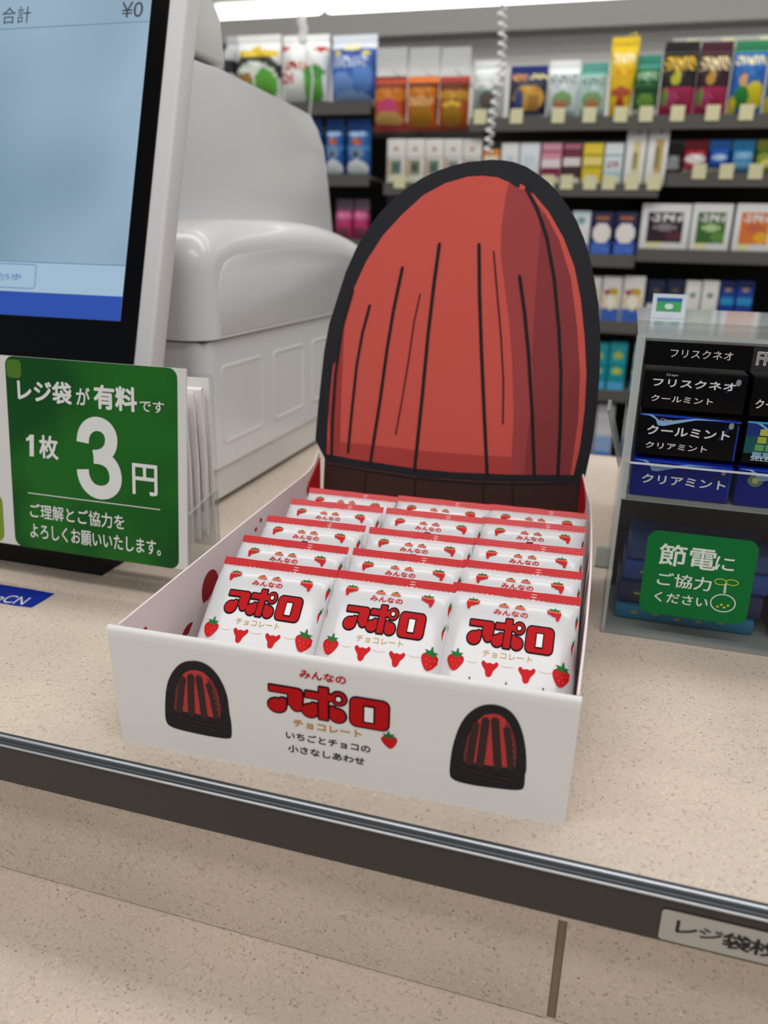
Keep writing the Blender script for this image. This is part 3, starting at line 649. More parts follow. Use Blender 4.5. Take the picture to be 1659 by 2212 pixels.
fr_ = lambda x, y: fuv(200 + x / 1.536, 1320 + y / 1.536)
FP.build('dome_print', dbox); FP = Print(fsurf)
choco(FP, fr_, [(1330, 306), (1275, 315), (1225, 360), (1195, 440), (1183, 530), (1190, 558), (1250, 575), (1330, 586), (1425, 596), (1434, 575), (1434, 540), (1440, 530), (1438, 450), (1420, 375), (1385, 325)],
      [(1330, 338), (1290, 345), (1245, 410), (1228, 497), (1270, 503), (1330, 513), (1403, 520), (1408, 450), (1390, 385), (1360, 345)],
      [(0.0030, [(1272, 375), (1262, 430), (1252, 500)]), (0.0032, [(1305, 362), (1296, 430), (1286, 506)]), (0.0032, [(1336, 362), (1340, 430), (1345, 514)]), (0.0028, [(1375, 392), (1383, 450), (1388, 518)])],
      [(1265, 372), (1243, 420), (1230, 495), (1252, 499), (1262, 430), (1273, 372)], [(1370, 365), (1382, 440), (1386, 517), (1403, 518), (1407, 450), (1390, 392)])
FP.build('dome_print', dbox); FP = Print(fsurf)
FP.text('みんなの', 0.0869, 0.0492, 0.1072, 0.0532, RED, 1, bold=.04)
FP.build('lettering', dbox); FP = Print(fsurf); k = 0.0556 / 825
logo(FP, 0.0718, 0.0444, k, k, 1); FP.build('logo_print', dbox); FP = Print(fsurf)
FP.text('チョコレート', 0.0838, 0.0250, 0.1142, 0.0286, M('c08a35', 0.5), 1, bold=.03)
FP.text('いちごとチョコの', 0.0804, 0.0184, 0.1182, 0.0221, M('17161a', 0.5), 1, bold=.025)
FP.text('小さなしあわせ', 0.0812, 0.0118, 0.1158, 0.0155, M('17161a', 0.5), 1, bold=.025)
FP.build('lettering', dbox); FP = Print(fsurf)
strawberry(FP, 0.1263, 0.0258, 0.0062, 1, 0.15, 1.15)
FP.build('strawberry_print', dbox)

# ================================================================== CHOCOLATE PACKETS
PW, PL, PT = 0.0605, 0.080, 0.0088
PWH = M('d2d1d4', 0.25, spec=0.4, coat=0.5)
def ph(u, v):
    a_ = min(1.0, abs(2 * (u / PW) - 1)); s_ = 0.0042
    b_ = (abs(v) - s_) / (PL - 2 * s_)
    if b_ <= 0 or b_ >= 1 or a_ >= 1: return 0.0
    b2 = abs(2 * b_ - 1)
    e = (1 - a_ ** 7) ** 0.55 * (1 - b2 ** 7) ** 0.75
    d = min(b_, 1 - b_) * PL
    wr = 0.00035 * math.sin(u * 620 + 0.7) * math.exp(-d / 0.008) + 0.00022 * math.sin(u * 1500) * math.exp(-d / 0.003)
    return PT * e + wr * (1 - a_)
def packet(name):
    # local frame: x across, y up along the packet, z outward
    nu, nv = 36, 44; vs = []; fs = []
    us = [PW * (0.5 - 0.5 * math.cos(math.pi * i / nu)) for i in range(nu + 1)]
    vv = [0, -0.0041] + [-(0.0043 + (PL - 0.0086) * (0.5 - 0.5 * math.cos(math.pi * j / nv))) for j in range(nv + 1)] + [-PL + 0.0041, -PL]
    for sgn in (1, -1):
        for v_ in vv:
            pinch = 0.0007 * math.sin(math.pi * min(1, max(0, (-v_ - .004) / (PL - .008))))
            for u in us:
                h = ph(u, v_); x = u + (pinch if u > PW / 2 else -pinch) * (2 * abs(u / PW - .5)) ** 3
                z = h if sgn > 0 else -h * 0.9
                if -0.0041 < -0 and v_ >= -0.0041: z = sgn * 0.0001
                vs.append((x, v_, z + (0.0001 * sgn)))
    nr = len(vv); nc = nu + 1
    for s_ in range(2):
        b = s_ * nr * nc
        for j in range(nr - 1):
            for i in range(nu):
                q = (b + j * nc + i, b + j * nc + i + 1, b + (j + 1) * nc + i + 1, b + (j + 1) * nc + i)
                fs.append(q[::-1] if s_ == 0 else q)
    B = nr * nc
    for j in range(nr - 1):
        fs.append((j * nc, (j + 1) * nc, B + (j + 1) * nc, B + j * nc)); fs.append((j * nc + nu, B + j * nc + nu, B + (j + 1) * nc + nu, (j + 1) * nc + nu))
    o = mesh(name, vs, fs, PWH, None, smooth=True)
    # crimped top seal with scalloped lower edge
    ns = 120; vs = []; fs = []
    for i in range(ns + 1):
        f = i / ns; u = -0.0003 + (PW + 0.0006) * f
        sc = 0.0036 + 0.0006 * abs(math.sin(f * math.pi * 25)); z = 0.00025 * math.sin(f * 17) * math.sin(f * math.pi)
        for r in range(7):
            v_ = 0.0002 - (sc + 0.0002) * r / 6
            vs.append((u, v_ , z + 0.0004 + (0.00009 if r % 2 else 0)))
    for i in range(ns):
        for r in range(6): a_ = i * 7 + r; fs.append((a_, a_ + 1, a_ + 8, a_ + 7))
    s1 = mesh('top_seal', vs, fs, M('c42127', 0.3, coat=0.5), o)
    s1['label'] = 'crimped red top seal with scalloped edge'
    sf = lambda u, v_, l: Vector((u, v_, ph(u, v_) + 0.0001 + 0.00010 * l + (0.0005 * min(1, (PT - ph(u, v_)) / (PT * .15)) if ph(u, v_) < PT else 0)))
    A = Print(sf)
    logo(A, 0.0112, -0.0207, 0.0392 / 805, 0.0126 / 205, 1.2, outline=13)
    A.build('logo_print', o)
    Bq = Print(sf)
    Bq.text('みんなの', 0.0219, -0.0172, 0.0377, -0.0143, SR, 1, bold=.035)
    Bq.text('チョコレート', 0.0197, -0.0383, 0.0420, -0.0352, GOLD, 1, bold=.012)
    Bq.build('lettering', o)
    S = Print(sf, True)
    stub(S, 0.0118, -0.0128, 0.0062, 1, -1); stub(S, 0.0492, -0.0132, 0.0066, 1, 1)
    for x in (0.0262, 0.0337):
        S.poly([(x - .0026, -.0128), (x + .0026, -.0130), (x + .0018, -.0116), (x - .0018, -.0114)], SO, 1); S.poly([(x - .0016, -.0116), (x + .0012, -.0116), (x + .0004, -.0106)], SG, 2)
    strawberry(S, 0.0080, -0.0424, 0.0079, 1, -0.05, 1.0, True); strawberry(S, 0.0562 - .001, -0.0424, 0.0085, 1, -0.05, 0.95, True)
    mush(S, 0.0237, -0.0438, 0.0070); mush(S, 0.0402, -0.0442, 0.0070)
    for x in (0.0318, 0.0155, 0.0480): strawberry(S, x, -0.0542, 0.0070, 1, 0, 1.0)
    strawberry(S, 0.0594, -0.0283, 0.0072, 1, 0, 0.32); strawberry(S, 0.0008, -0.0270, 0.0066, 1, 0, 0.32); strawberry(S, 0.0598, -0.0155, 0.0066, 1, 0, 0.22)
    for x0, x1 in ((0.0135, 0.018), (0.0285, 0.0345), (0.0455, 0.051)):
        S.line([(x0, -0.0415), (x0 * .5 + x1 * .5, -0.0420), (x1, -0.0414)], 0.00022, M('d9b98a', 0.5), 1, False)
    S.build('strawberry_print', o)
    return o
proto = packet('chocolate_packet')
kids = list(proto.children)
tl = math.radians(48); random.seed(3)
pv = bey * math.sin(tl) + bez * math.cos(tl); pn = bex.cross(pv)
RW = ['front row', 'second row from the front', 'middle row', 'fourth row from the front', 'rear row against the header card']
CL = ['left column', 'middle column', 'right column']
XS = [0.0182, 0.0788, 0.1374]; YS = [0.0774, 0.1085, 0.1440, 0.1795, 0.2075]
XO = {0: (0, 0, 0), 1: (-0.0035, -0.0010, -0.0002), 2: (-0.0042, -0.0014, 0), 3: (-0.0028, -0.0008, 0.0002), 4: (-0.0006, 0.0002, 0.0006)}
for r in range(5):
    for c in range(3):
        if r == 0 and c == 0: o = proto
        else:
            o = proto.copy(); col.objects.link(o)
            for ch in kids:
                d = ch.copy(); col.objects.link(d); d.parent = o
        yy = YS[r] + (0, 0.0005, 0.0035)[c] + random.uniform(-.001, .001) * (r > 0)
        x = XS[c] + XO[r][c]
        zz = 0.065 + random.uniform(-.0006, .0006) * (r > 0)
        P0 = BO + bex * x + bey * yy + bez * zz
        a = random.uniform(-.012, .012) * (r > 0)
        e1 = (bex * math.cos(a) + pv * math.sin(a)); e2 = (pv * math.cos(a) - bex * math.sin(a)); e3 = e1.cross(e2)
        o.matrix_world = Matrix(((e1.x, e2.x, e3.x, P0.x), (e1.y, e2.y, e3.y, P0.y), (e1.z, e2.z, e3.z, P0.z), (0, 0, 0, 1)))
        tag(o, 'white chocolate packet with red seal and strawberries, %s, %s' % (CL[c], RW[r]), 'chocolate packet', 'chocolate packets in the display box')

# ================================================================== MINT DISPLAY CASE (right)
YD = 0.204
mc = empty('mint_display_case', (0.2, 0.24, 0), label='clear acrylic two-tier case of mints with green sticker, beside the chocolate box', cat='display case')
def cp(o): o.parent = mc; o.location = (-0.2, -0.24, 0); return o
XL, XR = 0.1172, 0.300
cp(box('front_plate', XL + .0022, XR, YD, YD + 0.0022, 0.0005, 0.0865, ACRY))
cp(box('side_plate', XL, XL + 0.002, YD, YD + 0.085, 0.0005, 0.178, clear('dfe4e3', 0.35, 0.08)))
cp(box('base_plate', XL - 0.0005, XR, YD - 0.0006, YD + 0.085, 0.0, 0.0028, ACRE))
cp(box('middle_shelf', XL + .0022, XR, YD + 0.0024, YD + 0.085, 0.0845, 0.0880, ACRE))
cp(box('retaining_lip', XL + .0022, XR, YD - 0.0022, YD - 0.0002, 0.0865, 0.1075, ACRY))
cp(box('lip_edge', XL + .0022, XR, YD - 0.0024, YD - 0.0001, 0.1074, 0.1081, M('d9dcdb', 0.3)))
cp(box('corner_rail', XL - 0.0004, XL + 0.0042, YD - 0.0024, YD - 0.0001, 0.0865, 0.178, clear('cfd6d5', 0.45, 0.1)))
cp(box('lid', XL, XR, YD + 0.0005, YD + 0.085, 0.1768, 0.1792, ACRE))
cp(box('back_plate', XL + .0022, XR, YD + 0.083, YD + 0.085, 0.003, 0.176, ACRY))
# header strip and mint boxes
hs = box('header_strip', 0.1222, 0.2953, YD + 0.0010, YD + 0.0022, 0.1625, 0.1752, M('050506', 0.3, spec=0.1)); cp(hs)
LW = M('dcdcdc', 0.5)
def z6(x, y):
    p = atY(1259 + x / 2.91, 680 + y / 2.91, YD); return p.x, p.z
HP = Print(lambda u, v_, l: Vector((u, YD + 0.0010 - 0.00012 * l, v_)))
p, q = z6(555, 214), z6(942, 290); HP.text('フリスクネオ', p[0], q[1], q[0], p[1], LW, 1, bold=0.0)
p, q = z6(1102, 230), z6(1330, 335); HP.rect(p[0] - .002, .1627, p[0] + .05, .175, M('26272a', .4), 1); HP.text('FRISK', p[0], q[1], q[0], p[1] , M('c8c8c8', 0.4), 2, bold=.05); 
HP.text('FRISK', p[0] + .0004, q[1] + .0006, q[0] - .0004, p[1] - .0006, M('8c8d8f', 0.4), 3, bold=.0)
HP.build('header_lettering'); cp(bpy.data.objects['header_lettering'])
ROWS = [(0.1385, 0.1600, '050507'), (0.1125, 0.1365, '04050a'), (0.0885, 0.1105, '0a1a78')]
COLX = [(0.1232, 0.1762), (0.1785, 0.2315), (0.2338, 0.2868)]
NM = [['black mint box, top row, left column', 'black mint box, top row, second column', 'black mint box, top row, third column'],
      ['black and blue mint box, middle row, left column', 'teal and lime mint box, middle row, second column', 'black and blue mint box, middle row, third column'],
      ['blue mint box, bottom row, left column', 'navy mint box with gold letters, bottom row, second column', 'blue mint box, bottom row, third column']]
for r, (z0, z1, hx) in enumerate(ROWS):
    for c, (x0, x1) in enumerate(COLX):
        yf = YD + 0.0012
        zb = z0 if r < 2 else 0.0882
        o = box('mint_box', x0, x1, yf, yf + 0.07, zb, z1, M(hx, 0.3, spec=0.1), bev=0.0012,
                label=NM[r][c], cat='mint box', group='mint boxes in the acrylic case')
        L = Print(lambda u, v_, l, yf=yf: Vector((u, yf - 0.0001 * l, v_)))
        wv = [(x0 + .0015 + (x1 - x0 - .003) * i / 10, z1 - .0018 - .0014 * math.sin(i * .55 + .6) * (1 if r else .3)) for i in range(11)]
        if r:
            L.line([(x0 + .001 + .0515 * i / 6, z1 - .0012 - .0008 * (i / 6) ** 2) for i in range(7)], 0.0011, M('1c3fc0', 0.4, spec=.1), 1)
            L.poly([(x0 + a, z1 + b) for a, b in [(.001, -.0012), (.007, -.0010), (.0115, -.0042), (.018, -.0035), (.030, -.0015), (.044, -.0018), (.030, -.0024), (.019, -.0054), (.0135, -.0070), (.0105, -.0068), (.009, -.0035), (.006, -.0018)]], M('86aedb', 0.4, spec=.1), 2)
            L.line([(x1 - .0012, z0 + .001), (x1 - .0012, z1 - .004)], 0.0008, M('163a9a', 0.4, spec=.1), 1)
        if c != 1:
            L.text('Crayv' if r == 0 else 'Char', x0 + .0115, z1 - (.0032 if r == 0 else .0042), x0 + .0175, z1 - (.0016 if r == 0 else .0028), M('b8c0cc', .4, spec=.1), 3)
        L.line([(x1 - .010, z0 + .012), (x1 - .004, z1 - .003)], 0.0016, M('10284e', 0.3, spec=.1), 1); L.ell(x1 - .0048, z1 - .0042, .0013, .0018, M('8a8c90', 0.3), 2)
        if r == 0 and c != 1:
            p, q = z6(445, 392), z6(958, 492); dx = x0 - COLX[0][0]
            L.text('フリスクネオ', p[0] + dx, q[1] + .0007, q[0] + dx, p[1] - .0004, LW, 3, bold=.03)
            p, q = z6(432, 502), z6(815, 575); L.text('クールミント', p[0] + dx, q[1] + .0004, q[0] + dx, p[1], LW, 3)
        elif r == 0:
            p, q = z6(1092, 532), z6(1470, 618); L.text('クールミント', p[0], q[1], q[0], p[1], LW, 3)
        elif r == 1 and c != 1:
            p, q = z6(408, 692), z6(920, 795); dx = x0 - COLX[0][0]; L.text('クールミント', p[0] + dx, q[1], q[0] + dx, p[1], LW, 3, bold=.03)
            p, q = z6(397, 797), z6(778, 870); L.text('クリアミント', p[0] + dx, q[1], q[0] + dx, p[1], LW, 3)
        elif r == 1:
            L.rect(x0 + .001, z0 + .006, x1 - .001, z0 + .0155, M('0c4f52', .4), 1); L.rect(x0 + .001, z0 + .0155, x1 - .001, z1 - .001, M('0a2a72', .4), 1); L.rect(x0 + .001, z1 - .0015, x1 - .001, z1 - .0005, M('2a9fc0', .4), 2)
            for i in range(4):
                for j in range(4):
                    L.rect(x0 + .0055 + i * .0052 + j * .0007, z0 + .0035 + j * .0042, x0 + .0100 + i * .0052 + j * .0007, z0 + .0070 + j * .0042, M(('7aa0b4', '5f9a5a', '9bab3c', 'a9b04a')[j] if i < 2 else 'c8c49a', .4), 3)
            L.text('SELECTION', x0 + .005, z0 + .0022, x0 + .03, z0 + .0048, M('b9d0dc', .4), 4)
        elif c != 1:
            p, q = z6(375, 998), z6(893, 1108); dx = x0 - COLX[0][0]; L.text('クリアミント', p[0] + dx, q[1], q[0] + dx, p[1], LW, 3, bold=.03)
        else:
            L.ell(x0 + .0095, z0 + .0150, .004, .0035, M('5f7f66', .4), 1); L.ell(x0 + .0095, z0 + .0150, .0018, .0018, M('b9b474', .4), 2)
            L.text('キ', x0 + .020, z0 + .011, x0 + .027, z0 + .019, M('c9b878', .4), 3); L.text('万', x0 + .021, z0 + .004, x0 + .027, z0 + .0085, M('a89a68', .4), 3)
        L.build('print_and_glints', o)  # print, plus dark blue glints painted on
# goods in the lower compartment
random.seed(5)
for i, (x0, x1, y0, z0, z1, hx, lb) in enumerate(((0.124, 0.205, .222, .0030, .0125, '1a6f95', 'teal flat pack at the bottom of the lower compartment'), (0.124, 0.208, .224, .0128, .0270, '14244e', 'dark navy pack above the teal pack in the lower compartment'),
                                     (0.126, 0.210, .226, .0273, .0400, '1c3f86', 'blue pack in the middle of the lower compartment'), (0.128, 0.209, .228, .0403, .0520, '2b4a84', 'topmost blue-grey pack in the lower compartment'),
                                     (0.214, 0.288, .222, .0030, .0300, '16336e', 'dark blue pack at the right of the lower compartment'), (0.213, 0.289, .224, .0303, .0550, '2a6aa6', 'lighter blue pack at the right of the lower compartment'))):
    o = box('gum_pack', x0, x1, y0, y0 + 0.05, z0, z1, M(hx, 0.3, coat=0.3), bev=0.002, label=lb, cat='gum pack', group='packs in the lower case compartment')
    L = Print(lambda u, v_, l, y0=y0: Vector((u, y0 - 0.0001 * l, v_)))
    for k in range(5): L.ell(x0 + .012 + k * .0125, (z0 + z1) / 2 + .001 * math.sin(k * 2), .0022, .0011, M('8a8f52', .4), 1, 8)
    L.build('pack_print', o)
cp(box('inner_tray', XL + .004, XR - .002, YD + 0.070, YD + .082, 0.003, 0.072, M('3a3c40', 0.5)))
# green power-saving sticker
sk = Print(lambda u, v_, l: Vector((u, YD - 0.00012 * l, v_)))
p, q = z6(385, 1358), z6(1068, 1955)
sk.rect(0.1368, 0.0172, 0.1962, 0.0692, M('0c7034', 0.35, spec=0.15), 1, r=0.0062)
for s, A, B, bo in (('節電', (488, 1432), (830, 1612), .02), ('に', (842, 1515), (946, 1616), .015), ('ご協力', (474, 1612), (800, 1740), .015), ('ください', (455, 1735), (780, 1842), .02)):
    a, b = z6(*A), z6(*B); sk.text(s, a[0], b[1], b[0], a[1], M('dfe8e0', .5), 2, bold=bo)
c0 = z6(880, 1812); sk.ring(c0[0], c0[1], .0066, .0054, .0006, M('dfe8e0', .5), 2)
YL = M('c7cf3a', .5)
c1 = z6(866, 1678); c2 = z6(938, 1683)
sk.ring(c1[0], c1[1], .0031, .0018, .0005, YL, 2, 16); sk.ring(c2[0], c2[1], .0033, .0017, .0005, YL, 2, 16)
a, b = z6(897, 1690), z6(890, 1750); sk.line([a, b], .0013, M('bcd6c4', .5), 2, False)
a, b = z6(838, 1818), z6(918, 1850); [sk.ell(a[0] + (b[0] - a[0]) * (k + .5) / 4, (a[1] + b[1]) / 2 + (.0012 if k % 2 else -.0003), .0008, .0007, YL, 3, 8) for k in range(4)]
sk.build('green_sticker', None, label='green rounded sticker asking to save power, on the front of the clear case', cat='sticker')

# second clear case just behind, its shiny top seen over the first
rc = empty('rear_clear_case', (0.27, 0.40, 0), label='second clear acrylic case behind the mint case, shiny top edge', cat='display case')
def rp(o): o.parent = rc; o.location = (-0.27, -0.40, 0); return o
zr = atY(1500, 712, 0.33).z
rp(box('front_plate', 0.125, 0.42, 0.330, 0.333, 0.0, zr, clear('b9bcc0', 0.25, 0.08)))
rp(box('side_plate', 0.120, 0.1248, 0.330, 0.47, 0.0, zr, clear('d5d9d8', 0.30, 0.1)))
rp(box('lid', 0.118, 0.42, 0.328, 0.47, zr + .0005, zr + 0.004, clear('dfe3e8', 0.6, 0.1)))
rp(box('rail', 0.125, 0.42, 0.326, 0.3278, zr - 0.008, zr - 0.003, M('8c8e90', .25, coat=.4)))
random.seed(11)
HX = ['b8b4b2', 'a8332f', 'c9c6c2', '8d2f2b', 'd4d2cf', 'b9b08e', 'cfc9c4']
for i in range(7):
    x = 0.130 + i * 0.036
    box('carton', x, x + 0.034, 0.345, 0.42, 0.001, zr - 0.016 + 0.004 * (i % 2), M(HX[i], .5), bev=.001, cat='carton', group='cartons inside the rear clear case',
        label='%s carton in the rear clear case, %s from its left end' % (('pale grey', 'red', 'white', 'dark red', 'pale', 'tan', 'cream')[i], ('first', 'second', 'third', 'fourth', 'fifth', 'sixth', 'seventh')[i]))
# price card stuck up on the rear case
A = atY(1412, 634, 0.36); B = atY(1478, 690, 0.36)
pc = box('price_card', A.x, B.x, 0.360, 0.361, zr + 0.0042, A.z, M('dfe6f2', .4), label='small white price card with green panel standing on the rear clear case', cat='card')
L = Print(lambda u, v_, l: Vector((u, 0.360 - 0.00015 * l, v_)))
hh = A.z - zr - 0.0042
L.rect(A.x + .003, A.z - hh * .72, B.x - .003, A.z - hh * .18, M('52b06a', .4), 1); L.rect(A.x + .003, A.z - hh * .30, B.x - .003, A.z - hh * .16, M('2f6fb8', .4), 2)
L.text('○○', A.x + .005, A.z - hh * .66, B.x - .006, A.z - hh * .40, M('d8f0dd', .4), 3) if False else L.ell((A.x + B.x) / 2, A.z - hh * .5, .003, .002, M('d8f0dd', .4), 3)
L.build('card_print', pc)
# small clear wedge stand left of the rear case
wv_ = [(atY(1309, 890, 0.30).x, 0.30, atY(1309, 890, .30).z), (atY(1345, 860, .30).x, .30, atY(1345, 870, .30).z), (atY(1342, 1015, .30).x, .30, atY(1342, 1015, .30).z), (atY(1330, 1000, .30).x, .30, atY(1330, 1000, .30).z)]
x0 = atY(1310, 900, .31).x
ws = empty('acrylic_stand', (x0 + .006, 0.31, 0), label='narrow empty clear acrylic stand between chocolate box card and mint case', cat='stand')
tl_ = atY(1311, 885, .31); bl_ = atY(1335, 1010, .31)
def wp(o): o.parent = ws; o.location = (-(x0 + .006), -.31, 0); return o
wp(mesh('leaning_plate', [(tl_.x, .31, tl_.z), (tl_.x + .0022, .31, tl_.z), (bl_.x + .0022, .31, bl_.z), (bl_.x, .31, bl_.z), (tl_.x, .35, tl_.z), (tl_.x + .0022, .35, tl_.z), (bl_.x + .0022, .35, bl_.z), (bl_.x, .35, bl_.z)],
        [(0, 1, 2, 3), (4, 7, 6, 5), (0, 4, 5, 1), (1, 5, 6, 2), (2, 6, 7, 3), (3, 7, 4, 0)], ACRE))
wp(box('upright_plate', bl_.x + .0004, bl_.x + .0024, .312, .35, 0.0, tl_.z, ACRY))
wp(box('foot_plate', bl_.x - .008, bl_.x + .006, .309, .352, 0.0, .0015, ACRE))

# ================================================================== REAR SHELVING AND ITS GOODS
YF = 1.60
SHM = M('77756f', 0.45); SHD = M('2c2b2a', 0.6); RAIL = M('5d5b57', 0.4)
def sz(px, py): return atY(px, py, YF - .012).z
shelf_unit = empty('shelving_unit', (0, 1.8, FLOOR), label='grey metal shelving unit of snacks and small boxes along the rear wall', cat='shelving')
def shp(o): o.parent = shelf_unit; o.location = (0, -1.8, -FLOOR); return o
def shelf(name, pxl, pxr, z, y0=YF - .012, dep=0.32, front=0.022, mat=SHM):
    xl = atY(pxl, 400, y0).x if isinstance(pxl, (int,)) else pxl; xr = atY(pxr, 400, y0).x if isinstance(pxr, int) else pxr
    shp(box(name, xl, xr, y0, y0 + dep, z - 0.006, z, mat))
    shp(box('shelf_rail', xl, xr, y0 - .006, y0 - .0002, z - front, z + 0.004, RAIL))
    return z
zA1 = shelf('shelf', -1.5, 798, sz(650, 226)); zA2 = shelf('shelf', -1.5, 798, sz(750, 380)); zA3 = shelf('shelf', -1.5, 812, sz(750, 520))
zB1 = shelf('shelf', 1008, 1.6, sz(1300, 256)); zB2 = shelf('shelf', 830, 1424, sz(1130, 400)); zC2 = shelf('shelf', 1438, 1.6, sz(1550, 378))
zC3 = shelf('shelf', 1392, 1.6, sz(1550, 545)); zB3 = shelf('shelf', 818, 1390, sz(1330, 554)); zB4 = shelf('shelf', 818, 1.6, sz(1345, 698)); zB5 = shelf('shelf', 818, 1.6, sz(1328, 846))
zB6 = shelf('shelf', 818, 1.6, zB5 - 0.19); zA4 = shelf('shelf', -1.5, 812, zA3 - 0.16)
shp(box('back_board', -1.5, 1.6, 1.93, 1.94, -0.7, zA1, SHD))
def xat(px, py=400): return atY(px, py, YF).x
for px in (815, 1427):
    x = xat(px); shp(box('upright', x - .010 * (px == 815) - .001, x + (.008 if px == 815 else .001), YF + .12, 1.93, -0.75 if px == 815 else zC3 + .01, zA1 - .01 if px == 815 else zB1 - .02, M('4a4946', 0.5)))
shp(box('lower_body', -1.5, 1.6, YF + .02, 1.925, FLOOR, zB6 - .03, M('3a3937', .6)))

# ---- painted fronts: colour chosen per cell of a fine grid
def paint(u, v, spec, base):
    c = base
    for sp_ in spec:
        k = sp_[0]
        if k == 'b' and sp_[1] <= v <= sp_[2]: c = sp_[3]
        elif k == 'r' and sp_[1] <= u <= sp_[3] and sp_[2] <= v <= sp_[4]: c = sp_[5]
        elif k == 'e' and ((u - sp_[1]) / sp_[3]) ** 2 + ((v - sp_[2]) / sp_[4]) ** 2 <= 1: c = sp_[5]
        elif k == 't':     # lettering-like strokes
            if sp_[1] <= u <= sp_[3] and sp_[2] <= v <= sp_[4] and math.sin(u * 61 + v * 7) + math.sin(v * 47 + u * 31) * .8 > -.1: c = sp_[5]
        elif k == 'd':     # diagonal split
            if u * sp_[1] + v * sp_[2] > sp_[3]: c = sp_[4]
    return c
def pouch(label, px0, px1, pyt, zb, base, spec, th=0.022, y=YF, hang=False, cat='snack pouch', name='snack_pouch', header=None, taper=0.0, group='goods on the rear shelving'):
    pm = (px0 + px1) / 2; xl = atY(px0, 300, y).x; xr = atY(px1, 300, y).x; zt_ = atY(pm, pyt, y).z
    zb = zb + .0006; W, H = xr - xl, zt_ - zb; nu, nv = 22, 30; mats = []; vs = []; fs = []; mi = []
    yc = y + th
    for s_ in (1, -1):
        for j in range(nv + 1):
            v_ = j / nv
            for i in range(nu + 1):
                u = i / nu; a_ = abs(2 * u - 1); b_ = min(1, max(0, (v_ - .04) / .88))
                e = (1 - a_ ** 5) ** .6 * (max(0, 1 - abs(2 * b_ ** 1.25 - 1) ** 3)) ** .6
                e *= 1 + .12 * math.sin(u * 14 + v_ * 5) * (v_ > .6)
                wd = 1 - taper * v_ if taper >= 0 else 1 + taper * (1 - v_)
                vs.append((xl + W * (.5 + (u - .5) * wd), yc - s_ * (th * e + .0004), zb + H * v_))
    n = (nu + 1) * (nv + 1)
    for s_ in range(2):
        for j in range(nv):
            for i in range(nu):
                q = (s_ * n + j * (nu + 1) + i, s_ * n + j * (nu + 1) + i + 1, s_ * n + (j + 1) * (nu + 1) + i + 1, s_ * n + (j + 1) * (nu + 1) + i)
                fs.append(q if s_ == 0 else q[::-1])
                h = paint((i + .5) / nu, (j + .5) / nv, spec, base) if s_ == 0 else base
                m = M(h, .35, coat=.3)
                if m not in mats: mats.append(m)
                mi.append(mats.index(m))
    for j in range(nv):
        a_ = j * (nu + 1); fs.append((a_, a_ + nu + 1, n + a_ + nu + 1, n + a_)); mi.append(0); a_ += nu; fs.append((a_, n + a_, n + a_ + nu + 1, a_ + nu + 1)); mi.append(0)
    o = mesh(name, vs, fs, mats, None, mi, smooth=True, label=label, cat=cat, group=group)
    box('top_seal', xl + .001, xr - .001, yc - .0012, yc + .0012, zt_, zt_ + (.012 if header is None else header), M(paint(.5, .985, spec, base), .4) if header is None else FILM, o)
    if hang: tube('hang_hook', [((xl + xr) / 2, yc + .0015, zt_ + .012), ((xl + xr) / 2, 2.018, zt_ + .014)], .0018, M('a8aaac', .3, metal=1.0), o)
    return o
def carton(label, px0, px1, pyt, zb, base, spec, y=YF, dep=0.05, top=None, cat='small box', name='carton', group='goods on the rear shelving', bev=.0012):
    xl = atY(px0, 400, y).x + .0006; xr = atY(px1, 400, y).x - .0006; zt_ = atY((px0 + px1) / 2, pyt, y).z
    zb = zb + .0006
    o = box(name, xl, xr, y, y + dep, zb, zt_, M(base, .4, coat=.15), bev=bev, label=label, cat=cat, group=group)
    nu, nv = 16, 24; vs = []; fs = []; mi = []; mats = []; e = .0016
    for j in range(nv + 1):
        for i in range(nu + 1): vs.append((xl + e + (xr - xl - 2 * e) * i / nu, y - .0003, zb + e + (zt_ - zb - 2 * e) * j / nv))
    for j in range(nv):
        for i in range(nu):
            h = paint((i + .5) / nu, (j + .5) / nv, spec, base)
            if h == base: continue
            q = j * (nu + 1) + i; fs.append((q, q + 1, q + nu + 2, q + nu + 1)); m = M(h, .4, coat=.15)
            if m not in mats: mats.append(m)
            mi.append(mats.index(m))
    if fs: mesh('printed_front', vs, fs, mats, o, mi)
    return o
W1, LG = 'e8e8e6', 'c9ccd0'
# upper left shelf: large pouches
pouch('grey and black pouch, leftmost on the upper left shelf, half hidden by the register', 484, 508, 84, zA1, 'b8bbbd', [('r', 0, .1, 1, .35, '55585c'), ('b', .5, .7, '2c2d30')], .03)
pouch('white pouch with yellow top band, black arc and green blobs, upper left shelf', 507, 600, 82, zA1, 'e6e8e6', [('b', .0, .12, 'e3e6e0'), ('e', .5, .50, .52, .32, '3c3f3a'), ('e', .5, .36, .5, .30, 'dfe6dc'), ('e', .72, .32, .24, .24, '5ea63c'), ('e', .26, .36, .20, .14, '6cb04a'), ('t', .1, .3, .45, .5, 'b43a34'), ('r', .12, .74, .95, .84, 'e3c21c'), ('e', .5, .88, .08, .06, 'd9b81c')], .03)
pouch('white pouch with red lettering and green leaf shapes', 603, 703, 82, zA1, 'eceeec', [('e', .68, .30, .24, .30, '63ad4a'), ('e', .75, .5, .2, .1, '4a9440'), ('t', .15, .55, .6, .68, 'c2473a'), ('t', .05, .34, .3, .5, 'c8453e'), ('e', .1, .88, .12, .05, 'b9454a'), ('e', .86, .86, .12, .05, 'b43c38'), ('e', .5, .3, .06, .2, 'e3efe0')], .03)
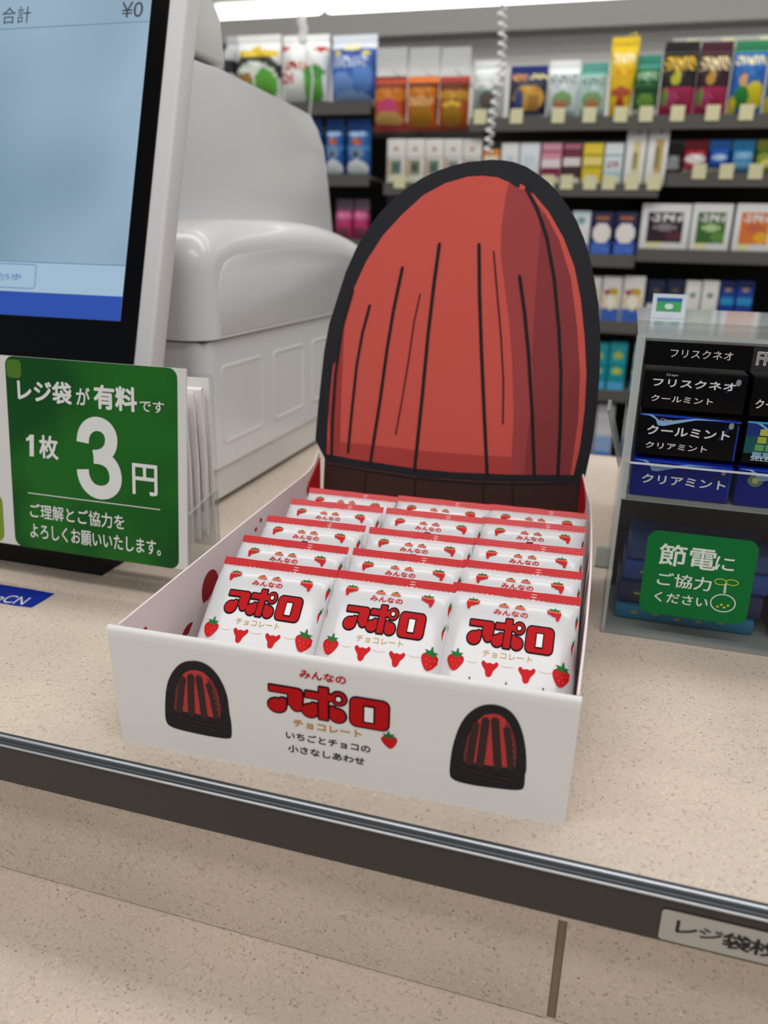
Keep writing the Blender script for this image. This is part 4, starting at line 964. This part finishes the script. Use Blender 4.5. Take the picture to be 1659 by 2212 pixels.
pouch('large blue pouch with clear top, beside the white and green pouch', 708, 804, 82, zA1, '3c63b4', [('b', .88, 1, 'd4dae6'), ('b', 0, .1, 'b9c6de'), ('e', .3, .3, .25, .2, '6f95d4'), ('e', .75, .42, .2, .25, '5a86cc'), ('e', .5, .1, .4, .12, '8fb0e0'), ('t', .15, .58, .85, .72, 'c8d4ec'), ('e', .5, .88, .22, .06, 'e3dc9a'), ('e', .2, .78, .08, .05, 'd0c860'), ('e', .82, .78, .08, .05, 'd0c860'), ('e', .5, .8, .25, .05, '1f3f96')], .03)
# middle left: blue pouches
for i, (a, b) in enumerate(((648, 690), (699, 739), (745, 796))):
    pouch('blue pouch with white oval at its foot, %s on second left shelf' % ('behind the register', 'middle one', 'right one')[i], a, b, 268, zA2, '2a66b0', [('b', .9, 1, '2a5aa8'), ('e', .5, .82, .4, .05, 'a9c4e2'), ('b', .5, .6, '4f8cc8'), ('e', .5, .66, .25, .07, 'c2643c'), ('e', .5, .45, .3, .12, '7d9cb8'), ('e', .45, .42, .12, .07, '4c4a52'), ('e', .5, .16, .46, .16, 'eef6fa'), ('b', .0, .04, '3d8ac4')], .018)
for i, (a, b) in enumerate(((722, 760), (762, 796))):
    pouch('pink pouch on the lowest left shelf beside the register, %s' % ('left one', 'right one')[i], a, b, 442, zA3, 'c23c74', [('b', .85, 1, '6b5a64'), ('b', .6, .78, 'd97aa4'), ('r', .2, .1, .8, .35, '8e4a5c')], .018)
# orange packs hanging between the shelves
zo = atY(900, 284, YF + .01).z
for i, (a, b, bse, sp) in enumerate(((802, 869, 'c6542a', [('b', .93, 1, '8e2f22'), ('b', .84, .93, 'c2482a'), ('b', .76, .84, '7a4a28'), ('b', .55, .74, 'e38a2c'), ('e', .5, .38, .3, .2, 'd0487a'), ('e', .5, .2, .44, .15, 'c9a05c'), ('b', 0, .1, 'b03a40')]),
                                     (872, 938, 'c8641f', [('b', .86, 1, 'e8782a'), ('b', .76, .86, '7c3f20'), ('b', .6, .75, 'e2882a'), ('t', .1, .45, .9, .6, 'efcf8a'), ('e', .5, .25, .36, .2, 'b07a24'), ('b', 0, .07, '9c3f1c')]),
                                     (940, 1004, 'b4561e', [('b', .92, 1, 'c23c24'), ('b', .84, .92, '8f2a1c'), ('b', .72, .84, '6b3a1c'), ('b', .55, .7, 'd8a030'), ('t', .1, .5, .9, .56, '6d5424'), ('e', .5, .45, .3, .07, 'e8c040'), ('e', .5, .25, .34, .18, 'a87c24'), ('b', 0, .06, '8e3016')]))):
    pouch('orange hanging snack pouch, %s of the three' % ('left one with pink centre', 'middle', 'right one with gold lettering')[i], a, b, 160, zo, bse, sp, .026, y=YF - .02, hang=True, header=.055)
# upper right shelf
G_ = 'goods on the rear shelving'
pouch('clear pouch with white header and dark centre, behind the coiled cord', 1012, 1080, 140, zB1, 'd6dbdc', [('b', .86, 1, 'e9eced'), ('b', .62, .70, 'f0f2f2'), ('r', .15, .2, .85, .58, '8aa4a2'), ('e', .5, .38, .25, .15, '6a5a55'), ('r', .7, .5, .85, .6, '6f8a40'), ('b', 0, .14, 'd9d6c0')])
pouch('navy and gold pouch on the upper shelf', 1090, 1171, 152, zB1, '2a3048', [('b', .88, 1, '22367a'), ('t', .05, .8, .45, .95, 'e39a30'), ('t', .55, .82, .98, .96, 'e8d98a'), ('e', .55, .45, .4, .26, 'd9a648'), ('e', .3, .4, .12, .22, '3f4f86'), ('r', .55, .2, .8, .5, 'b08040'), ('b', 0, .14, '9aa0a8')])
pouch('white and pale aqua pouch on the upper shelf', 1173, 1239, 140, zB1, 'dfeaea', [('b', .86, 1, 'f2f5f4'), ('t', .1, .68, .9, .82, '6a7078'), ('e', .5, .36, .34, .16, '8cb47c'), ('e', .45, .3, .22, .08, 'c98a66'), ('b', 0, .16, 'b7cfd4')])
pouch('pale teal pouch beside the yellow tube pack', 1241, 1299, 146, zB1, 'bfdcd8', [('b', .88, 1, '5fa79c'), ('t', .1, .68, .9, .82, '43655c'), ('e', .5, .38, .36, .17, '86b07a'), ('e', .5, .3, .28, .1, 'c68a58'), ('b', 0, .16, 'a9c8c8')])
pouch('tall yellow tapered pack standing above its neighbours', 1300, 1360, 92, zB1, 'e8c020', [('b', .9, 1, 'edc81c'), ('t', .1, .72, .9, .88, 'f5eec0'), ('e', .5, .35, .4, .07, 'c2593a'), ('e', .5, .12, .22, .16, 'b8401f'), ('t', .2, .5, .8, .68, 'f0a820')], .016, taper=-.25)
pouch('dark green pouch right of the yellow pack', 1356, 1411, 130, zB1, '2f6a34', [('b', .86, 1, '3f9080'), ('t', .1, .66, .9, .8, 'a8cfb0'), ('e', .5, .3, .3, .14, '6fa040'), ('b', .42, .52, '1d4423'), ('b', 0, .18, 'd8ddd4')])
for i, (a, b, pb, tb, lb) in enumerate(((1413, 1488, '2a2426', '3a2f2c', 'black and pink pouch with yellow lettering'), (1489, 1559, '3a2028', '8a2440', 'maroon and pink pouch with cream lettering'))):
    pouch(lb + ' on the upper right shelf', a, b, 100, zB1, pb, [('b', .92, 1, '1c181a' if i == 0 else '4a1c28'), ('t', .05, .68, .95, .86, 'e3b82a' if i == 0 else 'ecd8a8'), ('e', .42, .56, .14, .1, 'c2c03a' if i == 0 else 'c89848'), ('b', .0, .44, 'b8305c'), ('e', .3, .25, .25, .12, 'd0588a'), ('t', .1, .05, .9, .4, 'a02850'), ('e', .15, .3, .1, .12, '6f9a48')])
for i, (a, b) in enumerate(((1562, 1635), (1640, 1712))):
    pouch('blue, yellow and green pouch, %s' % ('wholly in view on the upper right shelf' if i == 0 else 'cut by the right picture edge'), a, b, 98, zB1, '2a6cbc', [('b', .93, 1, '2f8a5c'), ('t', .05, .72, .95, .88, 'eee0a0'), ('e', .35, .52, .12, .1, 'e0b070'), ('b', 0, .42, '2f7ac0'), ('e', .7, .3, .3, .2, 'e3d028'), ('d', -1, .8, -.35, '2a6cbc') if False else ('e', .35, .28, .22, .16, '2f8a3c'), ('e', .1, .15, .14, .14, 'e0d038'), ('r', .5, .05, .75, .2, 'd89a9a')])
# clear rail over the right pouches, with tags
x0_, x1_ = xat(1416), 1.5; zr1 = atY(1540, 66, YF).z
hr = empty('clear_hanging_rail', ((x0_ + .3), YF + .02, zB1), label='clear plastic rail with small tags above the right pouches', cat='rail')
def hrp(o): o.parent = hr; o.location = (-(x0_ + .3), -(YF + .02), -zB1); return o
hrp(box('rail_plate', x0_, .75, YF + .050, YF + .052, zB1 + .0006, zr1, clear('e6e6e2', .18, .1)))
for px in (1458, 1532, 1612): x = xat(px); hrp(box('tag', x - .012, x + .012, YF + .047, YF + .049, zr1 - .03, zr1 - .004, M('d9d6a8', .5)))
x = xat(1332); zz = atY(1330, 78, YF).z
tube('yellow_hang_strip', [(x - .008, YF + .016, zz - .012), (x - .006, YF + .016, zz + .004), (x + .004, YF + .016, zz + .008), (x + .008, YF + .016, zz - .010)], .0018, M('d9c64a', .4), None, label='small yellow hanging hook above the tall yellow pack', cat='hook')
# second row
for i in range(5):
    a = 834 + i * 40.6
    carton('white slim box with %s window, %s from the left of its row' % (('green', 'amber', 'green-grey', 'tan', 'grey')[i], ('first', 'second', 'third', 'fourth', 'fifth')[i]), a, a + 40, 300, zB2, 'e4e2dd', [('b', .6, .62, 'c9c6c0'), ('r', .18, .2, .82, .56, ('7d8a7c', '8d8a6c', '7f8c80', '9a9c94', '8f8f8c')[i]), ('r', .3, .3, .7, .46, ('4f6a5c', '3f5f50', '48685c', '6d7a74', '5a5f62')[i]), ('r', 0, .15, .1, .58, 'c8a070'), ('e', .5, .8, .15, .04, 'c09a8a'), ('b', 0, .12, 'dcdac4')])
carton('small orange box between the white boxes and the cord', 1040, 1075, 322, zB2, 'd8843a', [('b', .6, .85, 'e8dcc8'), ('b', 0, .25, 'c86a2c')])
for (a, b, t_, base, sp, lb) in (
    (1078, 1116, 309, 'e8eaea', [('b', .0, .16, 'dcdac0'), ('e', .5, .6, .25, .12, 'cdd8dc')], 'plain white box right of the coiled cord'),
    (1118, 1161, 309, 'e3eaf0', [('b', .0, .3, 'b8d4e6'), ('e', .5, .6, .3, .15, 'd2e2ec')], 'white box with pale blue foot'),
    (1164, 1208, 309, 'd890a4', [('b', .86, 1, 'dba2b2'), ('b', .42, .62, 'ecdfe2'), ('b', .2, .42, '7c2848'), ('b', .78, .84, '9c3c5c'), ('b', 0, .16, 'dcd8c0')], 'pink and maroon box'),
    (1210, 1251, 309, '4a3238', [('b', .86, 1, 'c07088'), ('b', .44, .66, 'e6dfdc'), ('b', .72, .8, '8c2c4c'), ('b', 0, .16, 'd8d4bc')], 'dark maroon box with white band'),
    (1253, 1297, 309, 'e8cc2c', [('b', .70, .76, '8c8450'), ('b', .42, .47, '8a8044'), ('b', .5, .66, 'efe08a'), ('b', 0, .14, 'e0dcb4')], 'bright yellow banded box'),
    (1299, 1340, 309, 'dce8ec', [('b', .86, 1, 'e8eef0'), ('t', .1, .4, .9, .6, 'b07c84'), ('b', .2, .34, 'a8ccdc'), ('b', .7, .76, '8fb0a4'), ('b', 0, .14, 'dcdac0')], 'pale blue box with rosy lettering'),
    (1343, 1387, 276, 'efefec', [('b', .88, .9, 'c8c6c2'), ('r', .35, .2, .75, .78, 'e0d49a'), ('r', .4, .3, .6, .6, '9a9460'), ('e', .6, .92, .2, .02, 'c86a5c'), ('b', 0, .1, 'e3dfb4')], 'tall white and gold box, left of the pair'),
    (1389, 1434, 273, 'efefec', [('b', .88, .9, 'c8c6c2'), ('r', .4, .2, .8, .8, 'd0b070'), ('r', .4, .3, .6, .65, '8f8a50'), ('e', .6, .92, .2, .02, 'c86a5c'), ('b', 0, .1, 'e3dfb4')], 'tall white and gold box, right of the pair')):
    carton(lb + ' on the second shelf', a, b, t_, zB2, base, sp)
pouch('small black pouch with clear wrap, left end of the lower right shelf', 1440, 1480, 322, zC2, '3a3a3c', [('e', .5, .55, .35, .2, '8f9094'), ('e', .5, .3, .4, .1, 'b4b6b8'), ('b', .8, 1, '1e1e20')], .018, group=G_)
for (a, b, base, sp, lb) in ((1482, 1534, 'b02c3c', [('b', .82, 1, '8c2430'), ('e', .5, .55, .45, .16, 'efe6e4'), ('b', .26, .4, 'c4485c'), ('b', 0, .2, 'e0c8b8')], 'red pouch with white oval'), (1537, 1584, '2456b4', [('b', .84, 1, '2f74d0'), ('e', .5, .6, .36, .1, 'b8d0ee'), ('b', .3, .36, '183c84'), ('b', 0, .22, 'dcd8b8')], 'deep blue pouch'),
                             (1587, 1637, '2f88c0', [('b', .86, 1, '3a9ad0'), ('t', .1, .55, .9, .75, 'a8d4ea'), ('b', .2, .42, '78b4d8')], 'light blue pouch'), (1641, 1690, '9aa840', [('b', .7, .9, '5a7a30'), ('e', .5, .4, .3, .15, 'e3dc70')], 'lime green pouch')):
    pouch(lb + ' on the lower right shelf', a, b, 314, zC2, base, sp, .018)
# third row
carton('white box with blue foot beside the header card', 1243, 1284, 456, zB3, 'dfe6ea', [('b', 0, .26, '3c6cc0'), ('e', .5, .5, .35, .12, 'e8e0de'), ('e', .5, .8, .25, .08, '8aa8b0'), ('b', .95, 1, 'a8ccdc')])
for i, (a, b) in enumerate(((1286, 1335), (1337, 1389))):
    carton('navy box with large white disc, %s of two' % ('left', 'right')[i], a, b, 458, zB3, '1c2450', [('b', 0, .32, '2c54b0'), ('t', .05, .05, .95, .26, '5a84d0'), ('e', .5, .52, .45, .24, 'eee8e4'), ('r', .2, .82, .8, .9, 'b87048')])
for i in range(2):
    carton('navy and gold box partly hidden by the card, %s of two' % ('left', 'right')[i], 835 + i * 42, 875 + i * 42, 462, zB3, '26304c', [('b', .2, .5, '8f9db0')])
bm = bmesh.new(); bmesh.ops.create_cone(bm, cap_ends=True, segments=28, radius1=.022, radius2=.020, depth=.016)
xx = atY(1380, 436, YF + .02)
zt3 = atY(1380, 456, YF).z
for i, (a, b, base, sp, lb) in enumerate(((1394, 1503, '4a2c3c', 'black-purple', 'dark purple'), (1505, 1594, '4c7a38', 'g', 'green'), (1600, 1690, 'e0822c', 'o', 'orange'))):
    hx = {'dark purple': ('34222e', '56303c', '8a8288'), 'green': ('3d6a34', '5f9040', 'b4d090'), 'orange': ('e07a34', 'e8b030', 'c86a4c')}[lb]
    carton('square white-framed %s gum box on the third right shelf' % lb, a, b, 440, zC3, 'e9e9e8', [('r', .13, .16, .90, .84, hx[0]), ('t', .16, .62, .86, .80, 'e6e6e2'), ('e', .5, .5, .28, .07, hx[2]), ('e', .7, .3, .18, .12, hx[1]), ('r', .15, .04, .45, .18, 'dcd8a0')], dep=.07)
bm.transform(Matrix.Translation((atY(1366, 436, YF).x, YF + .03, zC3 + 0.001)))
bm.free()
# fourth row
for i, (a, b) in enumerate(((1284, 1323), (1325, 1370), (1372, 1422))):
    carton('white box with yellow emblem and blue foot, %s of three' % ('left', 'middle', 'right')[i], a, b, 598, zB4, 'e6e2de', [('b', 0, .28, '3a62b4'), ('e', .5, .48, .42, .22, 'd8c480'), ('e', .5, .46, .3, .16, 'ece8dc'), ('e', .6, .68, .3, .08, 'c8a828'), ('e', .25, .66, .18, .06, 'a83c58')])
for i, (a, b) in enumerate(((1427, 1468), (1470, 1511))):
    carton('dark navy box with a white foot, %s of two' % ('left', 'right')[i], a, b, 606, zB4, '182444', [('b', 0, .45, 'd6d4d0'), ('e', .5, .3, .3, .08, 'a8b49c'), ('b', .46, .52, '1f5a5c'), ('e', .5, .78, .25, .06, '5c5040')])
for i, (a, b) in enumerate(((1513, 1549), (1551, 1589))):
    carton('white box with faint green print, %s of two' % ('left', 'right')[i], a, b, 608, zB4, 'dfddda', [('e', .5, .7, .25, .06, '7c9c7c'), ('e', .6, .3, .3, .06, 'a8b4a0'), ('b', .49, .5, 'b8b6b2')])
for i, (a, b) in enumerate(((1592, 1627), (1629, 1668))):
    carton('blue box with cyan band at the right end, %s of two' % ('left', 'right')[i], a, b, 610, zB4, '1a3c90', [('b', .86, 1, '16264c'), ('b', .48, .68, '2f8cc4'), ('e', .5, .2, .35, .12, '2fa0a4'), ('e', .5, .24, .14, .05, 'b0603c'), ('e', .5, .84, .25, .05, 'a88c7c')])
# fifth row
for i, (a, b) in enumerate(((1304, 1356), (1358, 1400))):
    carton('teal box with yellow emblems, %s of two' % ('left', 'right')[i], a, b, 742, zB5, '1c9aa8', [('b', .52, .54, '127884'), ('e', .5, .74, .3, .08, 'b4c850'), ('e', .5, .4, .3, .08, 'b4c850'), ('b', .0, .18, '4fa8d8')])
for i, px in enumerate((1300, 1345)):
    carton('pale box with blue lower half on the lowest shelf, %s of two' % ('left', 'right')[i], px, px + 42, 878, zB6, 'd4d4d8', [('b', .0, .45, '3c6cc0'), ('b', .3, .55, '8fb0dc')])
# price tags on the shelf rails: parts of the shelving
def ptag(px, z, w_=.026, m='dedab0'):
    x = xat(px); shp(box('price_tag', x - w_ / 2, x + w_ / 2, YF - .0205, YF - .0185, z - .008, z + .020, M(m, .5)))
for px in (1032, 1108, 1195, 1260, 1325, 1378, 1443, 1516, 1586, 1655): ptag(px, zB1)
for px in (868, 950, 1100, 1185, 1225, 1275, 1315, 1365, 1412): ptag(px, zB2)
for px in (1505, 1563, 1625): ptag(px, zC2)
# ================================================================== LIGHT FITTING, CORD, STRIP
YT = 1.45
lt = empty('tube_light', (0.2, YT, 1.0), label='long white fluorescent tube light above the rear shelving', cat='light')
def lp(o): o.parent = lt; o.location = (-.2, -YT, -1.0); return o
a = atY(466, 27, YT)
TUBE = emit('fffffb', 4.0)
zc_ = a.z
bm = bmesh.new()
def tseg(nm, xa, xb):
    n = 14; P = []; 
    for x, r in ((xa, .004), (xa + .004, .011), (xa + .012, .0135), (xb - .012, .0135), (xb - .004, .011), (xb, .004)): P.append((x, r))
    vs = [(x, YT + r * math.cos(2 * math.pi * j / n), zc_ + r * math.sin(2 * math.pi * j / n)) for x, r in P for j in range(n)]
    fs = [(i * n + j, i * n + (j + 1) % n, (i + 1) * n + (j + 1) % n, (i + 1) * n + j) for i in range(len(P) - 1) for j in range(n)]
    fs += [tuple(range(n))[::-1], tuple((len(P) - 1) * n + j for j in range(n))]
    lp(mesh(nm, vs, fs, TUBE, smooth=True))
xm = atY(700, 15, YT).x
tseg('tube', a.x - .006, xm - .002); tseg('tube', xm + .002, 1.9)
lp(box('fitting_body', a.x - .02, 1.92, YT - .02, YT + .06, zc_ + .0145, zc_ + .05, M('8b8a84', .6)))
lp(box('hanger', .6, .63, YT, YT + .03, zc_ + .05, 1.699, M('b9b9b6', .5)))
# coiled white cord
YC = 1.30
p0, p1 = atY(1084, 18, YC), atY(1062, 330, YC); N_ = 430; pts = []
for i in range(N_ + 1):
    f = i / N_; c = p0.lerp(p1, f); q = f * 2 * math.pi * 15
    c = c + Vector((.006 * math.sin(f * 5), 0, 0)); rr0 = .0062
    pts.append(c + Vector((rr0 * math.cos(q), rr0 * math.sin(q), 0)))
cdo = tube('coiled_cord', pts, .0024, M('e2e2e0', .4), None, 6, label='white coiled cord hanging down in front of the rear shelving', cat='cord')
tube('cord_lead', [p0 + Vector((0, 0, -.002)), p0 + Vector((0, 0, .15)), (p0.x, p0.y, 1.699)], .0022, M('e2e2e0', .4), cdo)
# clear strip with a gathered end, hanging over the pouches
YS = 1.42
a, b = atY(651, 48, YS), atY(656, 92, YS)
cs_ = tube('clear_hanging_strip', [a + Vector((.001, 0, .02)), a, a.lerp(b, .35) + Vector((.004, 0, 0)), a.lerp(b, .7) + Vector((-.003, 0, 0)), b], .009, clear('f2f3f6', .45, .15), None, 8, label='clear twisted plastic strip hanging over the white and green pouches', cat='strip')
c_, d_ = atY(676, 170, YS), atY(668, 262, YS)
tube('strip_line', [b, b.lerp(c_, .5) + Vector((.004, 0, 0)), c_, d_], .0022, clear('f2f3f6', .5, .15), cs_, 5)
tube('strip_line', [a, (a.x, a.y, 1.699)], .0015, clear('f2f3f6', .5, .15), cs_, 5)
